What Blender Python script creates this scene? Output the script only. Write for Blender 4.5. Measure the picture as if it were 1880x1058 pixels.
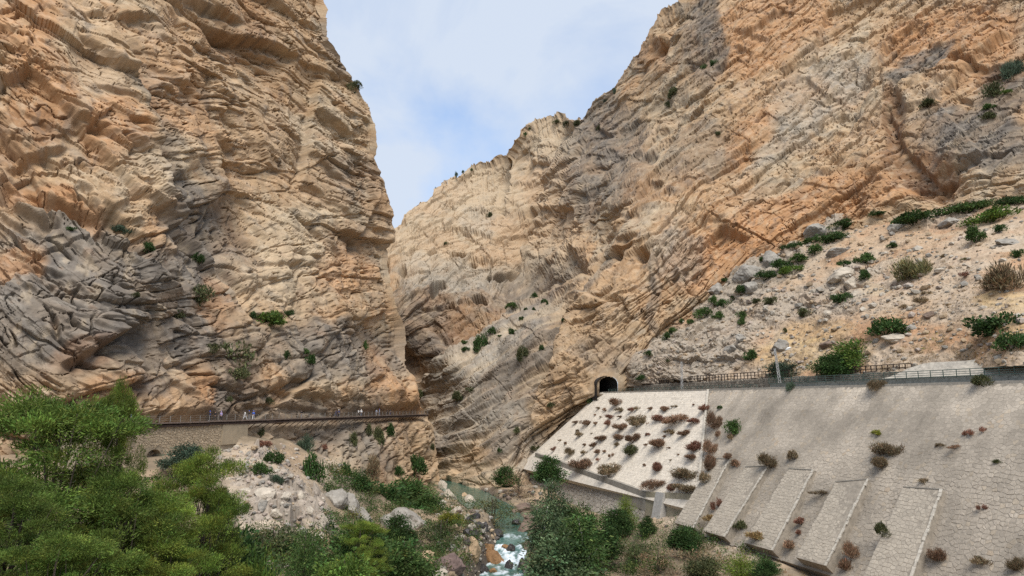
import bpy, bmesh, math, random
import numpy as np
from mathutils import Vector, Matrix

# ------------------------------------------------------------------ clearing, camera, world, sun, exposure
for _o in list(bpy.data.objects):
    bpy.data.objects.remove(_o, do_unlink=True)
SC = bpy.context.scene
COL = SC.collection

F = 1270.0                      # focal length in photograph pixels (1880 wide)
CX, CY, HORIZON = 940.0, 529.0, 745.0
PITCH = math.atan((HORIZON - CY) / F)

cam_d = bpy.data.cameras.new('camera')
cam_d.sensor_width = 36.0
cam_d.lens = F / 1880.0 * 36.0
cam_d.clip_start = 0.5
cam_d.clip_end = 6000.0
cam = bpy.data.objects.new('camera', cam_d)
cam.location = (0, 0, 0)
cam.rotation_euler = (math.pi / 2 + PITCH, 0, 0)
COL.objects.link(cam)
SC.camera = cam

SUN_EL, SUN_AZ = math.radians(57), math.radians(170)     # azimuth from +Y (view direction) towards +X
world = bpy.data.worlds.new('World')
SC.world = world
world.use_nodes = True
wn, wl = world.node_tree.nodes, world.node_tree.links
wn.clear()
w_out = wn.new('ShaderNodeOutputWorld')
w_bg = wn.new('ShaderNodeBackground'); w_bg.inputs['Strength'].default_value = 0.13
w_sky = wn.new('ShaderNodeTexSky'); w_sky.sky_type = 'NISHITA'; w_sky.sun_disc = False
w_sky.sun_elevation = SUN_EL; w_sky.sun_rotation = SUN_AZ
w_sky.air_density = 1.0; w_sky.dust_density = 1.0; w_sky.ozone_density = 1.5
w_tc = wn.new('ShaderNodeTexCoord')
w_map = wn.new('ShaderNodeMapping'); w_map.inputs['Scale'].default_value = (1.0, 1.0, 1.7)
w_map.inputs['Location'].default_value = (0.33, 0.1, 0.13)
w_n = wn.new('ShaderNodeTexNoise'); w_n.inputs['Scale'].default_value = 2.5; w_n.inputs['Detail'].default_value = 7
w_n.inputs['Roughness'].default_value = 0.52; w_n.inputs['Distortion'].default_value = 0.35
w_r = wn.new('ShaderNodeValToRGB')
w_r.color_ramp.elements[0].position = 0.36; w_r.color_ramp.elements[0].color = (0.38, 0.38, 0.38, 1)
w_r.color_ramp.elements[1].position = 0.55; w_r.color_ramp.elements[1].color = (0.96, 0.96, 0.96, 1)
w_mix = wn.new('ShaderNodeMix'); w_mix.data_type = 'RGBA'
CLOUD = (3.75, 4.2, 4.9, 1)
w_mix.inputs[7].default_value = CLOUD
w_lift = wn.new('ShaderNodeMix'); w_lift.data_type = 'RGBA'; w_lift.blend_type = 'MULTIPLY'
w_lift.inputs[0].default_value = 1.0; w_lift.inputs[7].default_value = (0.95, 1.2, 1.38, 1)
wl.new(w_tc.outputs['Generated'], w_map.inputs['Vector'])
wl.new(w_map.outputs[0], w_n.inputs['Vector'])
wl.new(w_n.outputs['Fac'], w_r.inputs['Fac'])
wl.new(w_sky.outputs[0], w_lift.inputs[6])
wl.new(w_lift.outputs[2], w_mix.inputs[6])
wl.new(w_r.outputs['Color'], w_mix.inputs[0])
wl.new(w_mix.outputs[2], w_bg.inputs['Color'])
wl.new(w_bg.outputs[0], w_out.inputs['Surface'])

sun_d = bpy.data.lights.new('sun', 'SUN')
sun_d.energy = 2.9
sun_d.angle = math.radians(36.0)
sun_d.color = (1.0, 0.95, 0.87)
sun = bpy.data.objects.new('sun', sun_d)
_sd = Vector((math.sin(SUN_AZ) * math.cos(SUN_EL), math.cos(SUN_AZ) * math.cos(SUN_EL), math.sin(SUN_EL)))
sun.rotation_euler = _sd.to_track_quat('Z', 'Y').to_euler()
sun.location = (0, -50, 200)
COL.objects.link(sun)

SC.view_settings.view_transform = 'Standard'
SC.view_settings.look = 'None'
SC.view_settings.gamma = 1.0
SC.view_settings.use_curve_mapping = False
SC.view_settings.exposure = 0.5
SC.render.engine = 'CYCLES'
SC.cycles.max_bounces = 6
SC.cycles.diffuse_bounces = 3
SC.cycles.glossy_bounces = 2
SC.cycles.transmission_bounces = 3
SC.cycles.transparent_max_bounces = 4
SC.cycles.use_denoising = False

rng = np.random.default_rng(7)
random.seed(7)

# ------------------------------------------------------------------ helpers: view geometry, noise, meshes, materials
_ct, _st = math.cos(PITCH), math.sin(PITCH)

def P(px, py, Y):
    """World point seen at photograph pixel (px, py) at forward distance Y."""
    px, py, Y = np.asarray(px, float), np.asarray(py, float), np.asarray(Y, float)
    dx = (px - CX) / F
    dy = (CY - py) / F
    t = Y / (_ct - dy * _st)
    return np.stack(np.broadcast_arrays(t * dx, Y, t * (_st + dy * _ct)), -1)

def Pz(px, py, z):
    """World point seen at pixel (px, py) at height z."""
    dx, dy = (px - CX) / F, (CY - py) / F
    t = z / (_st + dy * _ct)
    return np.array([t * dx, t * (_ct - dy * _st), z])

def pix(p):
    p = np.asarray(p, float)
    f = p[..., 1] * _ct + p[..., 2] * _st
    u = -p[..., 1] * _st + p[..., 2] * _ct
    return CX + F * p[..., 0] / f, CY - F * u / f

def sstep(a, b, x):
    t = np.clip((x - a) / (b - a), 0, 1)
    return t * t * (3 - 2 * t)

_perm = np.random.default_rng(11).permutation(256).astype(np.int32)
_perm = np.concatenate([_perm, _perm, _perm])
_grad = np.random.default_rng(12).normal(size=(256, 3)).astype(np.float32)
_grad /= np.linalg.norm(_grad, axis=1, keepdims=True)
_rnd = np.random.default_rng(13).random((256, 8)).astype(np.float32)

def _hash(i):
    return _perm[_perm[_perm[i[..., 0] & 255] + (i[..., 1] & 255)] + (i[..., 2] & 255)]

def perlin(p):
    p = p.astype(np.float32)
    i = np.floor(p).astype(np.int32)
    f = p - i
    w = f * f * f * (f * (f * 6 - 15) + 10)
    out = np.zeros(p.shape[:-1], np.float32)
    for a in (0, 1):
        wa = w[..., 0] if a else 1 - w[..., 0]
        for b in (0, 1):
            wb = wa * (w[..., 1] if b else 1 - w[..., 1])
            for c in (0, 1):
                wc = wb * (w[..., 2] if c else 1 - w[..., 2])
                g = _grad[_hash(i + np.array([a, b, c], np.int32))]
                out += wc * (g[..., 0] * (f[..., 0] - a) + g[..., 1] * (f[..., 1] - b) + g[..., 2] * (f[..., 2] - c))
    return out * 1.5

def fbm(p, n=4, gain=0.5, lac=2.03):
    out, a = 0.0, 1.0
    for k in range(n):
        out = out + a * perlin(p + 17.3 * k)
        p = p * lac
        a *= gain
    return out

def worley(p, jit=0.85):
    """Nearest jittered cell point: distance F1, F2-F1, hash id, offset vector."""
    p = p.astype(np.float32)
    base = np.floor(p - 0.5).astype(np.int32)
    d1 = np.full(p.shape[:-1], 9.0, np.float32)
    d2 = np.full(p.shape[:-1], 9.0, np.float32)
    hid = np.zeros(p.shape[:-1], np.int32)
    off = np.zeros(p.shape, np.float32)
    for a in (0, 1):
        for b in (0, 1):
            for c in (0, 1):
                ci = base + np.array([a, b, c], np.int32)
                h = _hash(ci)
                q = p - ci - 0.5 - (_rnd[h][..., :3] - 0.5) * jit
                d = np.sqrt((q * q).sum(-1))
                m = d < d1
                d2 = np.where(m, d1, np.minimum(d2, d))
                d1 = np.where(m, d, d1)
                hid = np.where(m, h, hid)
                off[m] = q[m]
    return d1, d2 - d1, hid, off

def blocks(p, tilt=0.8):
    """Faceted broken-rock relief in about -1..1: every cell a plane with its own height and tilt."""
    d1, e, h, off = worley(p)
    r = _rnd[h]
    g = (r[..., 4:7] - 0.5) * 2
    return (r[..., 3] - 0.5) * 1.3 + tilt * (g * off).sum(-1), e, r[..., 7]

def tps(pts, vals, smooth=1e-4):
    pts = np.asarray(pts, float) / 1000.0
    vals = np.asarray(vals, float)
    n = len(pts)
    def U(r2):
        return r2 * np.log(r2 + 1e-9)
    K = U(((pts[:, None] - pts[None]) ** 2).sum(-1)) + smooth * np.eye(n)
    Q = np.c_[np.ones(n), pts]
    A = np.block([[K, Q], [Q.T, np.zeros((3, 3))]])
    sol = np.linalg.solve(A, np.r_[vals, np.zeros(3)])
    def ev(x, y):
        x, y = np.asarray(x) / 1000.0, np.asarray(y) / 1000.0
        out = sol[n] + sol[n + 1] * x + sol[n + 2] * y
        for k in range(n):
            out = out + sol[k] * U((x - pts[k, 0]) ** 2 + (y - pts[k, 1]) ** 2)
        return out
    return ev

def mesh_np(name, V, faces, mats=(), colors=None, smooth=False, mat_idx=None):
    """Mesh from arrays; faces is an (n,3) or (n,4) index array, colors one RGB per vertex."""
    V = np.ascontiguousarray(V, np.float32).reshape(-1, 3)
    faces = np.ascontiguousarray(faces, np.int32)
    k = faces.shape[1]
    me = bpy.data.meshes.new(name)
    me.vertices.add(len(V)); me.vertices.foreach_set('co', V.ravel())
    me.loops.add(faces.size); me.loops.foreach_set('vertex_index', faces.ravel())
    me.polygons.add(len(faces))
    me.polygons.foreach_set('loop_start', np.arange(0, faces.size, k, dtype=np.int32))
    me.polygons.foreach_set('loop_total', np.full(len(faces), k, np.int32))
    for m in mats:
        me.materials.append(m)
    if mat_idx is not None:
        me.polygons.foreach_set('material_index', np.asarray(mat_idx, np.int32))
    me.update(calc_edges=True)
    me.polygons.foreach_set('use_smooth', np.full(len(faces), bool(smooth)))
    if colors is not None:
        at = me.color_attributes.new('tone', 'FLOAT_COLOR', 'POINT')
        c = np.ones((len(V), 4), np.float32); c[:, :3] = colors
        at.data.foreach_set('color', c.ravel())
    me.validate()
    return me

def link(name, me, parent=None, loc=None, rot=None, scale=None):
    o = bpy.data.objects.new(name, me)
    COL.objects.link(o)
    if parent is not None:
        o.parent = parent
    if loc is not None: o.location = [float(v) for v in loc]
    if rot is not None: o.rotation_euler = rot
    if scale is not None: o.scale = (scale,) * 3 if isinstance(scale, (int, float)) else [float(v) for v in scale]
    return o

def tag(o, label=None, cat=None, group=None, kind=None):
    if label: o['label'] = label
    if cat: o['category'] = cat
    if group: o['group'] = group
    if kind: o['kind'] = kind
    return o

def empty(name, loc, label, cat, group=None, rotz=0.0):
    o = bpy.data.objects.new(name, None)
    o.empty_display_size = 0.3
    COL.objects.link(o)
    o.location = [float(v) for v in loc]
    o.rotation_euler = (0, 0, rotz)
    return tag(o, label, cat, group)

def grid_faces(nr, nc, keep=None):
    i = np.arange(nr - 1)[:, None] * nc + np.arange(nc - 1)[None]
    f = np.stack([i, i + nc, i + nc + 1, i + 1], -1).reshape(-1, 4)
    return f if keep is None else f[keep.ravel()]

def grid_tris(nr, nc, d, keep=None):
    """Each cell split along the diagonal whose ends lie closest in relief, so broken edges run clean."""
    f = grid_faces(nr, nc)
    dd = np.asarray(d).reshape(-1)
    m = np.abs(dd[f[:, 0]] - dd[f[:, 2]]) < np.abs(dd[f[:, 1]] - dd[f[:, 3]])
    t = np.where(m[:, None], f[:, [0, 2, 1, 0, 3, 2]], f[:, [0, 3, 1, 1, 3, 2]])
    if keep is not None: t = t[keep.ravel()]
    return t.reshape(-1, 3)

def grid_normals(V):
    du = np.gradient(V, axis=1); dv = np.gradient(V, axis=0)
    n = np.cross(dv, du)
    n /= np.linalg.norm(n, axis=-1, keepdims=True) + 1e-9
    flip = (n * V).sum(-1) > 0          # face the viewer's side
    n[flip] *= -1
    return n

class MB:
    """Collects boxes, bars and prisms into one mesh."""
    def __init__(self): self.v, self.f = [], []
    def add(self, vs, fs):
        b = len(self.v); self.v += [tuple(map(float, v)) for v in vs]; self.f += [tuple(b + i for i in f) for f in fs]
    def hexa(self, c):
        self.add(c, [(0, 3, 2, 1), (4, 5, 6, 7), (0, 1, 5, 4), (1, 2, 6, 5), (2, 3, 7, 6), (3, 0, 4, 7)])
    def box(self, c, s, ax=None):
        c = np.asarray(c, float); sx, sy, sz = [h / 2 for h in s]
        A = np.eye(3) if ax is None else np.asarray(ax, float)
        self.hexa([c + A[0] * x * sx + A[1] * y * sy + A[2] * z * sz for z in (-1, 1) for x, y in ((-1, -1), (1, -1), (1, 1), (-1, 1))])
    def bar(self, a, b, w, h=None):
        a, b = np.asarray(a, float), np.asarray(b, float)
        d = b - a; L = np.linalg.norm(d); d = d / L
        up = np.array([0, 0, 1.0]) if abs(d[2]) < 0.95 else np.array([0, 1.0, 0])
        s = np.cross(d, up); s /= np.linalg.norm(s); u = np.cross(s, d)
        self.box((a + b) / 2, (L, w, h or w), (d, s, u))
    def tube(self, pts, rad, n=7, cap=True):
        pts = [np.asarray(p, float) for p in pts]
        rad = [rad] * len(pts) if isinstance(rad, (int, float)) else rad
        rings = []
        for i, p in enumerate(pts):
            d = pts[min(i + 1, len(pts) - 1)] - pts[max(i - 1, 0)]
            d = d / (np.linalg.norm(d) + 1e-9)
            up = np.array([0, 0, 1.0]) if abs(d[2]) < 0.9 else np.array([0, 1.0, 0])
            s = np.cross(d, up); s /= np.linalg.norm(s); u = np.cross(s, d)
            rings.append([p + rad[i] * (s * math.cos(2 * math.pi * k / n) + u * math.sin(2 * math.pi * k / n)) for k in range(n)])
        vs = [q for r in rings for q in r]
        fs = [(i * n + k, i * n + (k + 1) % n, (i + 1) * n + (k + 1) % n, (i + 1) * n + k) for i in range(len(pts) - 1) for k in range(n)]
        if cap:
            fs += [tuple(range(n - 1, -1, -1)), tuple((len(pts) - 1) * n + k for k in range(n))]
        self.add(vs, fs)
    def mesh(self, name, mat, smooth=False):
        me = bpy.data.meshes.new(name)
        me.from_pydata(self.v, [], self.f)
        me.materials.append(mat)
        if smooth:
            me.polygons.foreach_set('use_smooth', np.ones(len(me.polygons), bool))
        me.update()
        return me
    def build(self, name, mat, parent=None, smooth=False, **kw):
        return link(name, self.mesh(name, mat, smooth), parent, **kw)

def mat_new(name, rough=0.9, spec=0.25):
    m = bpy.data.materials.new(name); m.use_nodes = True
    b = m.node_tree.nodes['Principled BSDF']
    b.inputs['Roughness'].default_value = rough
    b.inputs['Specular IOR Level'].default_value = spec
    return m, m.node_tree.nodes, m.node_tree.links, b

def mat_plain(name, col, rough=0.85, spec=0.25, var=0.25, scale=3.0, bump=0.0, metal=0.0):
    """Surface of one colour broken up by two noises."""
    m, N, L, b = mat_new(name, rough, spec)
    b.inputs['Metallic'].default_value = metal
    tc = N.new('ShaderNodeTexCoord')
    n1 = N.new('ShaderNodeTexNoise'); n1.inputs['Scale'].default_value = scale; n1.inputs['Detail'].default_value = 6
    n1.inputs['Roughness'].default_value = 0.65
    L.new(tc.outputs['Object'], n1.inputs['Vector'])
    r = N.new('ShaderNodeValToRGB')
    r.color_ramp.elements[0].position = 0.3; r.color_ramp.elements[1].position = 0.7
    r.color_ramp.elements[0].color = tuple(c * (1 - var) for c in col) + (1,)
    r.color_ramp.elements[1].color = tuple(min(1, c * (1 + var)) for c in col) + (1,)
    L.new(n1.outputs['Fac'], r.inputs['Fac']); L.new(r.outputs['Color'], b.inputs['Base Color'])
    if bump:
        bp = N.new('ShaderNodeBump'); bp.inputs['Strength'].default_value = bump; bp.inputs['Distance'].default_value = 0.1
        n2 = N.new('ShaderNodeTexNoise'); n2.inputs['Scale'].default_value = scale * 4; n2.inputs['Detail'].default_value = 5
        L.new(tc.outputs['Object'], n2.inputs['Vector'])
        L.new(n2.outputs['Fac'], bp.inputs['Height']); L.new(bp.outputs[0], b.inputs['Normal'])
    return m

def mat_tone(name, rough=0.92, spec=0.2, scale=1.6, lo=0.84, hi=1.14, bump=0.6, dist=0.25):
    """Takes the mineral colour stored on the mesh ('tone') and adds grain and fine relief."""
    m, N, L, b = mat_new(name, rough, spec)
    at = N.new('ShaderNodeVertexColor'); at.layer_name = 'tone'
    ge = N.new('ShaderNodeNewGeometry')
    n1 = N.new('ShaderNodeTexNoise'); n1.inputs['Scale'].default_value = scale; n1.inputs['Detail'].default_value = 8
    n1.inputs['Roughness'].default_value = 0.7
    L.new(ge.outputs['Position'], n1.inputs['Vector'])
    r = N.new('ShaderNodeMapRange'); r.inputs['From Min'].default_value = 0.3; r.inputs['From Max'].default_value = 0.7
    r.inputs['To Min'].default_value = lo; r.inputs['To Max'].default_value = hi
    L.new(n1.outputs['Fac'], r.inputs['Value'])
    mx = N.new('ShaderNodeVectorMath'); mx.operation = 'SCALE'
    L.new(at.outputs['Color'], mx.inputs[0]); L.new(r.outputs[0], mx.inputs['Scale'])
    L.new(mx.outputs[0], b.inputs['Base Color'])
    bp = N.new('ShaderNodeBump'); bp.inputs['Strength'].default_value = bump; bp.inputs['Distance'].default_value = dist
    n2 = N.new('ShaderNodeTexNoise'); n2.noise_type = 'RIDGED_MULTIFRACTAL'; n2.inputs['Scale'].default_value = scale * 0.5; n2.inputs['Detail'].default_value = 6
    n2.inputs['Roughness'].default_value = 0.6
    L.new(ge.outputs['Position'], n2.inputs['Vector'])
    L.new(n2.outputs['Fac'], bp.inputs['Height']); L.new(bp.outputs[0], b.inputs['Normal'])
    return m

ROCK = mat_tone('cliff_limestone')
GROUND = mat_tone('dry_ground', scale=2.5)
# ------------------------------------------------------------------ the cliffs
def bed_frame(ax_angle_deg, dip=20):
    """Rotation whose third axis is the bedding normal; bedding traces run at the given angle across the face."""
    a = math.radians(ax_angle_deg); d = math.radians(dip)
    t = np.array([math.cos(a), 0.0, math.sin(a)])                 # trace on the face
    n = np.array([-math.sin(a), 0.0, math.cos(a)])
    n = n * math.cos(d) + np.array([0, -1.0, 0]) * math.sin(d)    # dips out of the face
    t2 = np.cross(n, t)
    return np.stack([t, t2, n])

ORANGE = np.array([0.395, 0.212, 0.100]); TAN = np.array([0.375, 0.254, 0.148]); PALE = np.array([0.425, 0.33, 0.22])
GREY = np.array([0.158, 0.134, 0.11]); DARK = np.array([0.095, 0.082, 0.072]); BROWN = np.array([0.20, 0.105, 0.052])
KINDC = {'o': ORANGE, 't': TAN, 'p': PALE, 'g': GREY, 'd': DARK, 'b': BROWN, 'l': np.array([0.315, 0.278, 0.226])}

def blob(px, py, x, y, rx, ry, ang, wx, wy):
    a = math.radians(ang)
    dx, dy = px + wx - x, -(py + wy - y)
    u = dx * math.cos(a) + dy * math.sin(a); v = -dx * math.sin(a) + dy * math.cos(a)
    return 1 - sstep(0.65, 1.15, np.sqrt((u / rx) ** 2 + (v / ry) ** 2))

def ledge_field(px, py, ledges, wx, wy):
    """Overhanging lips: below each traced line the rock steps back and comes out again further down."""
    out = np.zeros_like(px)
    X, Y = px + wx, py + wy
    for (x0, y0, x1, y1, depth, fall) in ledges:
        mx = max(abs(x1 - x0), 10) * 0.2 + fall * 3.2
        m = (X > min(x0, x1) - mx) & (X < max(x0, x1) + mx) & (Y > min(y0, y1) - mx) & (Y < max(y0, y1) + mx)
        if not m.any(): continue
        xx, yy = X[m], Y[m]
        L = math.hypot(x1 - x0, y1 - y0); tx, ty = (x1 - x0) / L, (y1 - y0) / L
        nx, ny = -ty, tx
        if ny < 0: nx, ny = -nx, -ny
        s = ((xx - x0) * tx + (yy - y0) * ty) / L
        d = (xx - x0) * nx + (yy - y0) * ny
        e = np.clip(np.minimum(s, 1 - s) * 4, 0, 1) if depth > 0 else np.clip(np.minimum(s, 1 - s) * 6 + 0.4, 0, 1)
        e = e * e * (3 - 2 * e)
        if depth < 0: d = -d                     # a negative depth sets back the rock above the line instead
        below = sstep(-1.2, 2.6, d) * np.exp(-np.maximum(d, 0) / fall)
        above = np.exp(np.minimum(d, 0) / (fall * 0.8)) * (d < 0)
        out[m] += (0.62 if depth > 2.6 else 1.0) * abs(depth) * e * (-below + 0.35 * above)
    return out

def rand_ledges(n, xr, yr, ang, spread, length, depth, fall, r, inside=None):
    out = []
    while len(out) < n:
        x, y = r.uniform(*xr), r.uniform(*yr)
        if inside is not None and not inside(x, y): continue
        a = math.radians(ang(x, y) + r.normal(0, spread)); L = r.uniform(*length)
        out.append((x, y, x + L * math.cos(a), y - L * math.sin(a), r.uniform(*depth), r.uniform(*fall)))
    return out

def joints(q, sx, sy, sz, seed, wav=0.5):
    """Beds cut by joints: long parallel layers broken into straight-edged blocks, each set back or forward and tilted."""
    q = q.astype(np.float32)
    z = q[:, 2] / sz + wav * perlin(q / (sz * 14.0) + seed) + 0.35 * perlin(np.stack([q[:, 2] * 0, q[:, 2] * 0 + seed, q[:, 2] / (sz * 1.7)], -1))
    iz = np.floor(z).astype(np.int32); fz = z - iz
    hz_ = _rnd[_perm[(iz + seed) & 255]]
    x = q[:, 0] / (sx * (0.6 + 0.8 * hz_[:, 0])) + hz_[:, 1] * 19 + 0.12 * perlin(q / (sx * 0.8) + seed)
    ix = np.floor(x).astype(np.int32); fx = x - ix
    y = q[:, 1] / sy + hz_[:, 2] * 13
    iy = np.floor(y).astype(np.int32)
    h = _rnd[_hash(np.stack([ix + seed, iy, iz + 7 * seed], -1))]
    off = 1.1 * (h[:, 0] - 0.5) + 0.7 * (hz_[:, 3] - 0.5) + 0.55 * (h[:, 1] - 0.5) * (fx - 0.5) * 2 + (0.45 * (h[:, 2] - 0.5) - 0.22) * (fz - 0.5) * 2
    e = np.minimum(np.minimum(fx, 1 - fx) * sx, np.minimum(fz, 1 - fz) * sz)
    return off, e, h[:, 3], h[:, 4]

def rock_relief(V, frame, px, py, k=1.0, amp=1.0):
    """Broken-limestone relief along the bedding frame, in metres; also the edge measure and a random per block."""
    q = (V.reshape(-1, 3) @ frame.T).astype(np.float32)
    wv = np.stack([perlin(q / 11.0), perlin(q / 11.0 + 31), perlin(q / 11.0 + 67)], -1)
    qw = q + wv * 1.0
    d = 2.6 * fbm(q / 34.0, 3)
    b1, e1, r1 = blocks(qw / np.array([17, 17, 7.5]) / k)
    b2, e2, r2 = blocks(qw / np.array([7.0, 7.0, 2.7]) / k + 40)
    b3, e3, r3 = blocks(qw / np.array([2.7, 2.7, 1.0]) / k + 90)
    pl, ep, rp = blocks(qw / np.array([16.0, 12.0, 1.7]) / k + 140, 0.5)  # long plates along the beds
    att = sstep(380, 210, V.reshape(-1, 3)[:, 1])                       # what is too far to be told apart stays calm
    rough = 0.22 + 1.0 * sstep(0.0, 0.6, fbm(q / 20.0 + 7, 3))        # calm slabs next to shattered zones
    b0, e0, r0 = blocks(q / np.array([40, 40, 19.0]) / k + 320)
    j1, f1, ra, rb = joints(qw, 24 * k, 20 * k, 7.5 * k, 3)
    j2, f2, rc, rd = joints(qw, 9.5 * k, 8 * k, 2.6 * k, 5)
    j3, f3, re, rf = joints(q + wv * 0.4, 3.4 * k, 3 * k, 0.95 * k, 9)
    beds = fbm(q / np.array([26, 26, 1.5]) + 13, 3)                       # long layers
    vb, ev, rv = blocks(V.reshape(-1, 3) / np.array([6.5, 6.5, 21.0]) / k + 240)   # upright joint blocks
    d = d + 2.2 * b0 + 0.5 * b1 + 0.45 * vb + 0.3 * beds * (0.4 + 0.6 * rough) + 0.25 * fbm(q / np.array([2.4, 2.4, 1.2]), 3)
    # open cracks: broken lines along the beds and across them
    m1 = sstep(-0.1, 0.25, perlin(q / 6.0 + 71)); m2 = sstep(-0.05, 0.25, perlin(q / 5.0 + 87))
    cr = m1 * (1 - sstep(0.0, 0.05, np.abs(fbm(q / np.array([22, 22, 3.2]) + 3, 2)))) * 2.3
    cr += m2 * (1 - sstep(0.0, 0.04, np.abs(fbm(q / np.array([3.6, 6, 18.0]) + 33, 2)))) * 1.9
    m3 = sstep(0.0, 0.3, perlin(q / 3.0 + 131))
    cr += m3 * (1 - sstep(0.0, 0.06, np.abs(fbm(q / np.array([7, 7, 1.3]) + 63, 2)))) * 1.1
    b4, e4, r4 = blocks(qw / np.array([1.25, 1.25, 0.5]) / k + 190)
    fine = 1.5 * j1 + (0.45 + 0.55 * rough) * 1.0 * j2 + (0.25 + 0.6 * rough) * (0.5 * j3 * (0.3 + 0.7 * att)) + rough * 0.45 * b2 + rough * (0.28 * b3 + 0.2 * b4) * att - cr * 0.8 * (0.45 + 0.55 * att)
    fine = fine - 0.7 * (rb > 0.35) * (1 - sstep(0, 0.42, f1)) - 0.5 * (rd > 0.45) * (1 - sstep(0, 0.3, f2)) * (0.4 + 0.6 * att)
    sh = V.shape[:-1]
    return (d * amp).reshape(sh), (fine * amp).reshape(sh), r1.reshape(sh), r2.reshape(sh), r3.reshape(sh), q

def pockets(q, scale, thr, keep):
    d1, e, h, off = worley(q / scale + 11)
    on = _rnd[h][..., 2] < keep
    return on * sstep(thr, thr * 0.35, d1)

def rock_colour(V, q, px, py, blobs, wx, wy, base, r2, r3, streak=1.0, r1=None):
    sh = px.shape
    p = V.reshape(-1, 3)
    n1 = fbm(p / 26.0, 4).reshape(sh); n2 = fbm(q / np.array([7, 7, 3.5]) + 5, 4).reshape(sh)
    n3 = fbm(q / np.array([2.6, 2.6, 1.0]) + 9, 3).reshape(sh)
    st = fbm(p / np.array([2.0, 2.0, 17.0]) + 3, 3).reshape(sh)           # wash streaks run straight down
    c = np.broadcast_to(base, sh + (3,)).copy()
    def lay(col, a):
        nonlocal c
        a = np.clip(a, 0, 1)[..., None]
        c = c * (1 - a) + col * a
    lay(ORANGE, 0.32 * sstep(-0.05, 0.6, n1 + 0.4 * n2))
    lay(PALE, 0.75 * sstep(0.0, 0.6, -n1 + 0.6 * n2))
    if r1 is not None:
        lay(ORANGE, 0.28 * sstep(0.62, 0.75, r1)); lay(PALE, 0.22 * sstep(0.66, 0.8, r2)); lay(KINDC['l'], 0.18 * sstep(0.3, 0.15, r1))
    for (x, y, rx, ry, ang, k, s) in blobs:
        m = blob(px, py, x, y, rx, ry, ang, wx, wy)
        lay(KINDC[k], min(1.0, s * 1.12) * m * (0.74 + 0.26 * sstep(-0.35, 0.3, n2)))
    lay(GREY, 0.28 * sstep(0.2, 0.65, n2 - 0.3 * n1))
    lay(KINDC['l'], 0.22 * sstep(0.1, 0.5, n3))
    lay(DARK, streak * 0.42 * sstep(0.25, 0.6, st) * sstep(-0.1, 0.4, n1 + n2))
    lay(PALE, streak * 0.35 * sstep(0.25, 0.6, -st))
    lay(BROWN, 0.3 * sstep(0.35, 0.7, n3 * 0.7 - 0.5 * n2))
    v = 1.0 + 0.16 * (r2 - 0.5) + 0.16 * (r3 - 0.5) + 0.16 * n3
    return c * np.clip(v, 0.55, 1.5)[..., None]

def soften(d, n=1):
    for _ in range(n):
        p = np.pad(d, 1, mode='edge')
        d = (p[1:-1, :-2] + 2 * p[1:-1, 1:-1] + p[1:-1, 2:]) / 4
        p = np.pad(d, 1, mode='edge')
        d = (p[:-2, 1:-1] + 2 * p[1:-1, 1:-1] + p[2:, 1:-1]) / 4
    return d

# ---- left cliff -----------------------------------------------------------------------------------------
LE = np.array([(-140, 572), (-60, 583), (0, 590), (40, 594), (75, 598), (100, 618), (135, 640), (170, 661), (205, 680), (240, 686),
               (290, 686), (330, 700), (380, 711), (430, 712), (465, 708), (485, 706), (540, 716), (600, 734), (650, 738), (690, 750),
               (740, 766), (770, 785), (830, 800), (870, 805), (905, 806), (980, 806)], float)
L_CTRL = [(-260, -140, 128), (0, -140, 132), (300, -140, 175), (572, -140, 222), (-260, 300, 104), (-260, 700, 84), (-260, 960, 80),
          (0, 0, 124), (0, 300, 113), (0, 560, 101), (0, 700, 98), (0, 960, 94), (150, 60, 132), (150, 300, 121), (150, 560, 107), (190, 660, 106),
          (150, 760, 102), (290, 150, 146), (300, 350, 134), (310, 500, 123), (300, 640, 122), (300, 770, 117), (300, 960, 110), (450, 0, 190), (430, 200, 178), (430, 400, 165),
          (470, 560, 152), (450, 680, 141), (440, 770, 135), (440, 960, 124), (590, 0, 214), (560, 200, 205), (560, 400, 192), (580, 560, 180), (600, 680, 170), (620, 765, 166),
          (620, 860, 160), (620, 960, 154), (686, 250, 226), (690, 480, 226), (700, 600, 218), (690, 700, 200), (700, 768, 195), (700, 880, 184), (712, 400, 236), (738, 650, 234), (740, 720, 216), (742, 763, 213), (783, 765, 236), (805, 880, 226), (806, 960, 220), (700, 960, 178)]

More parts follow.
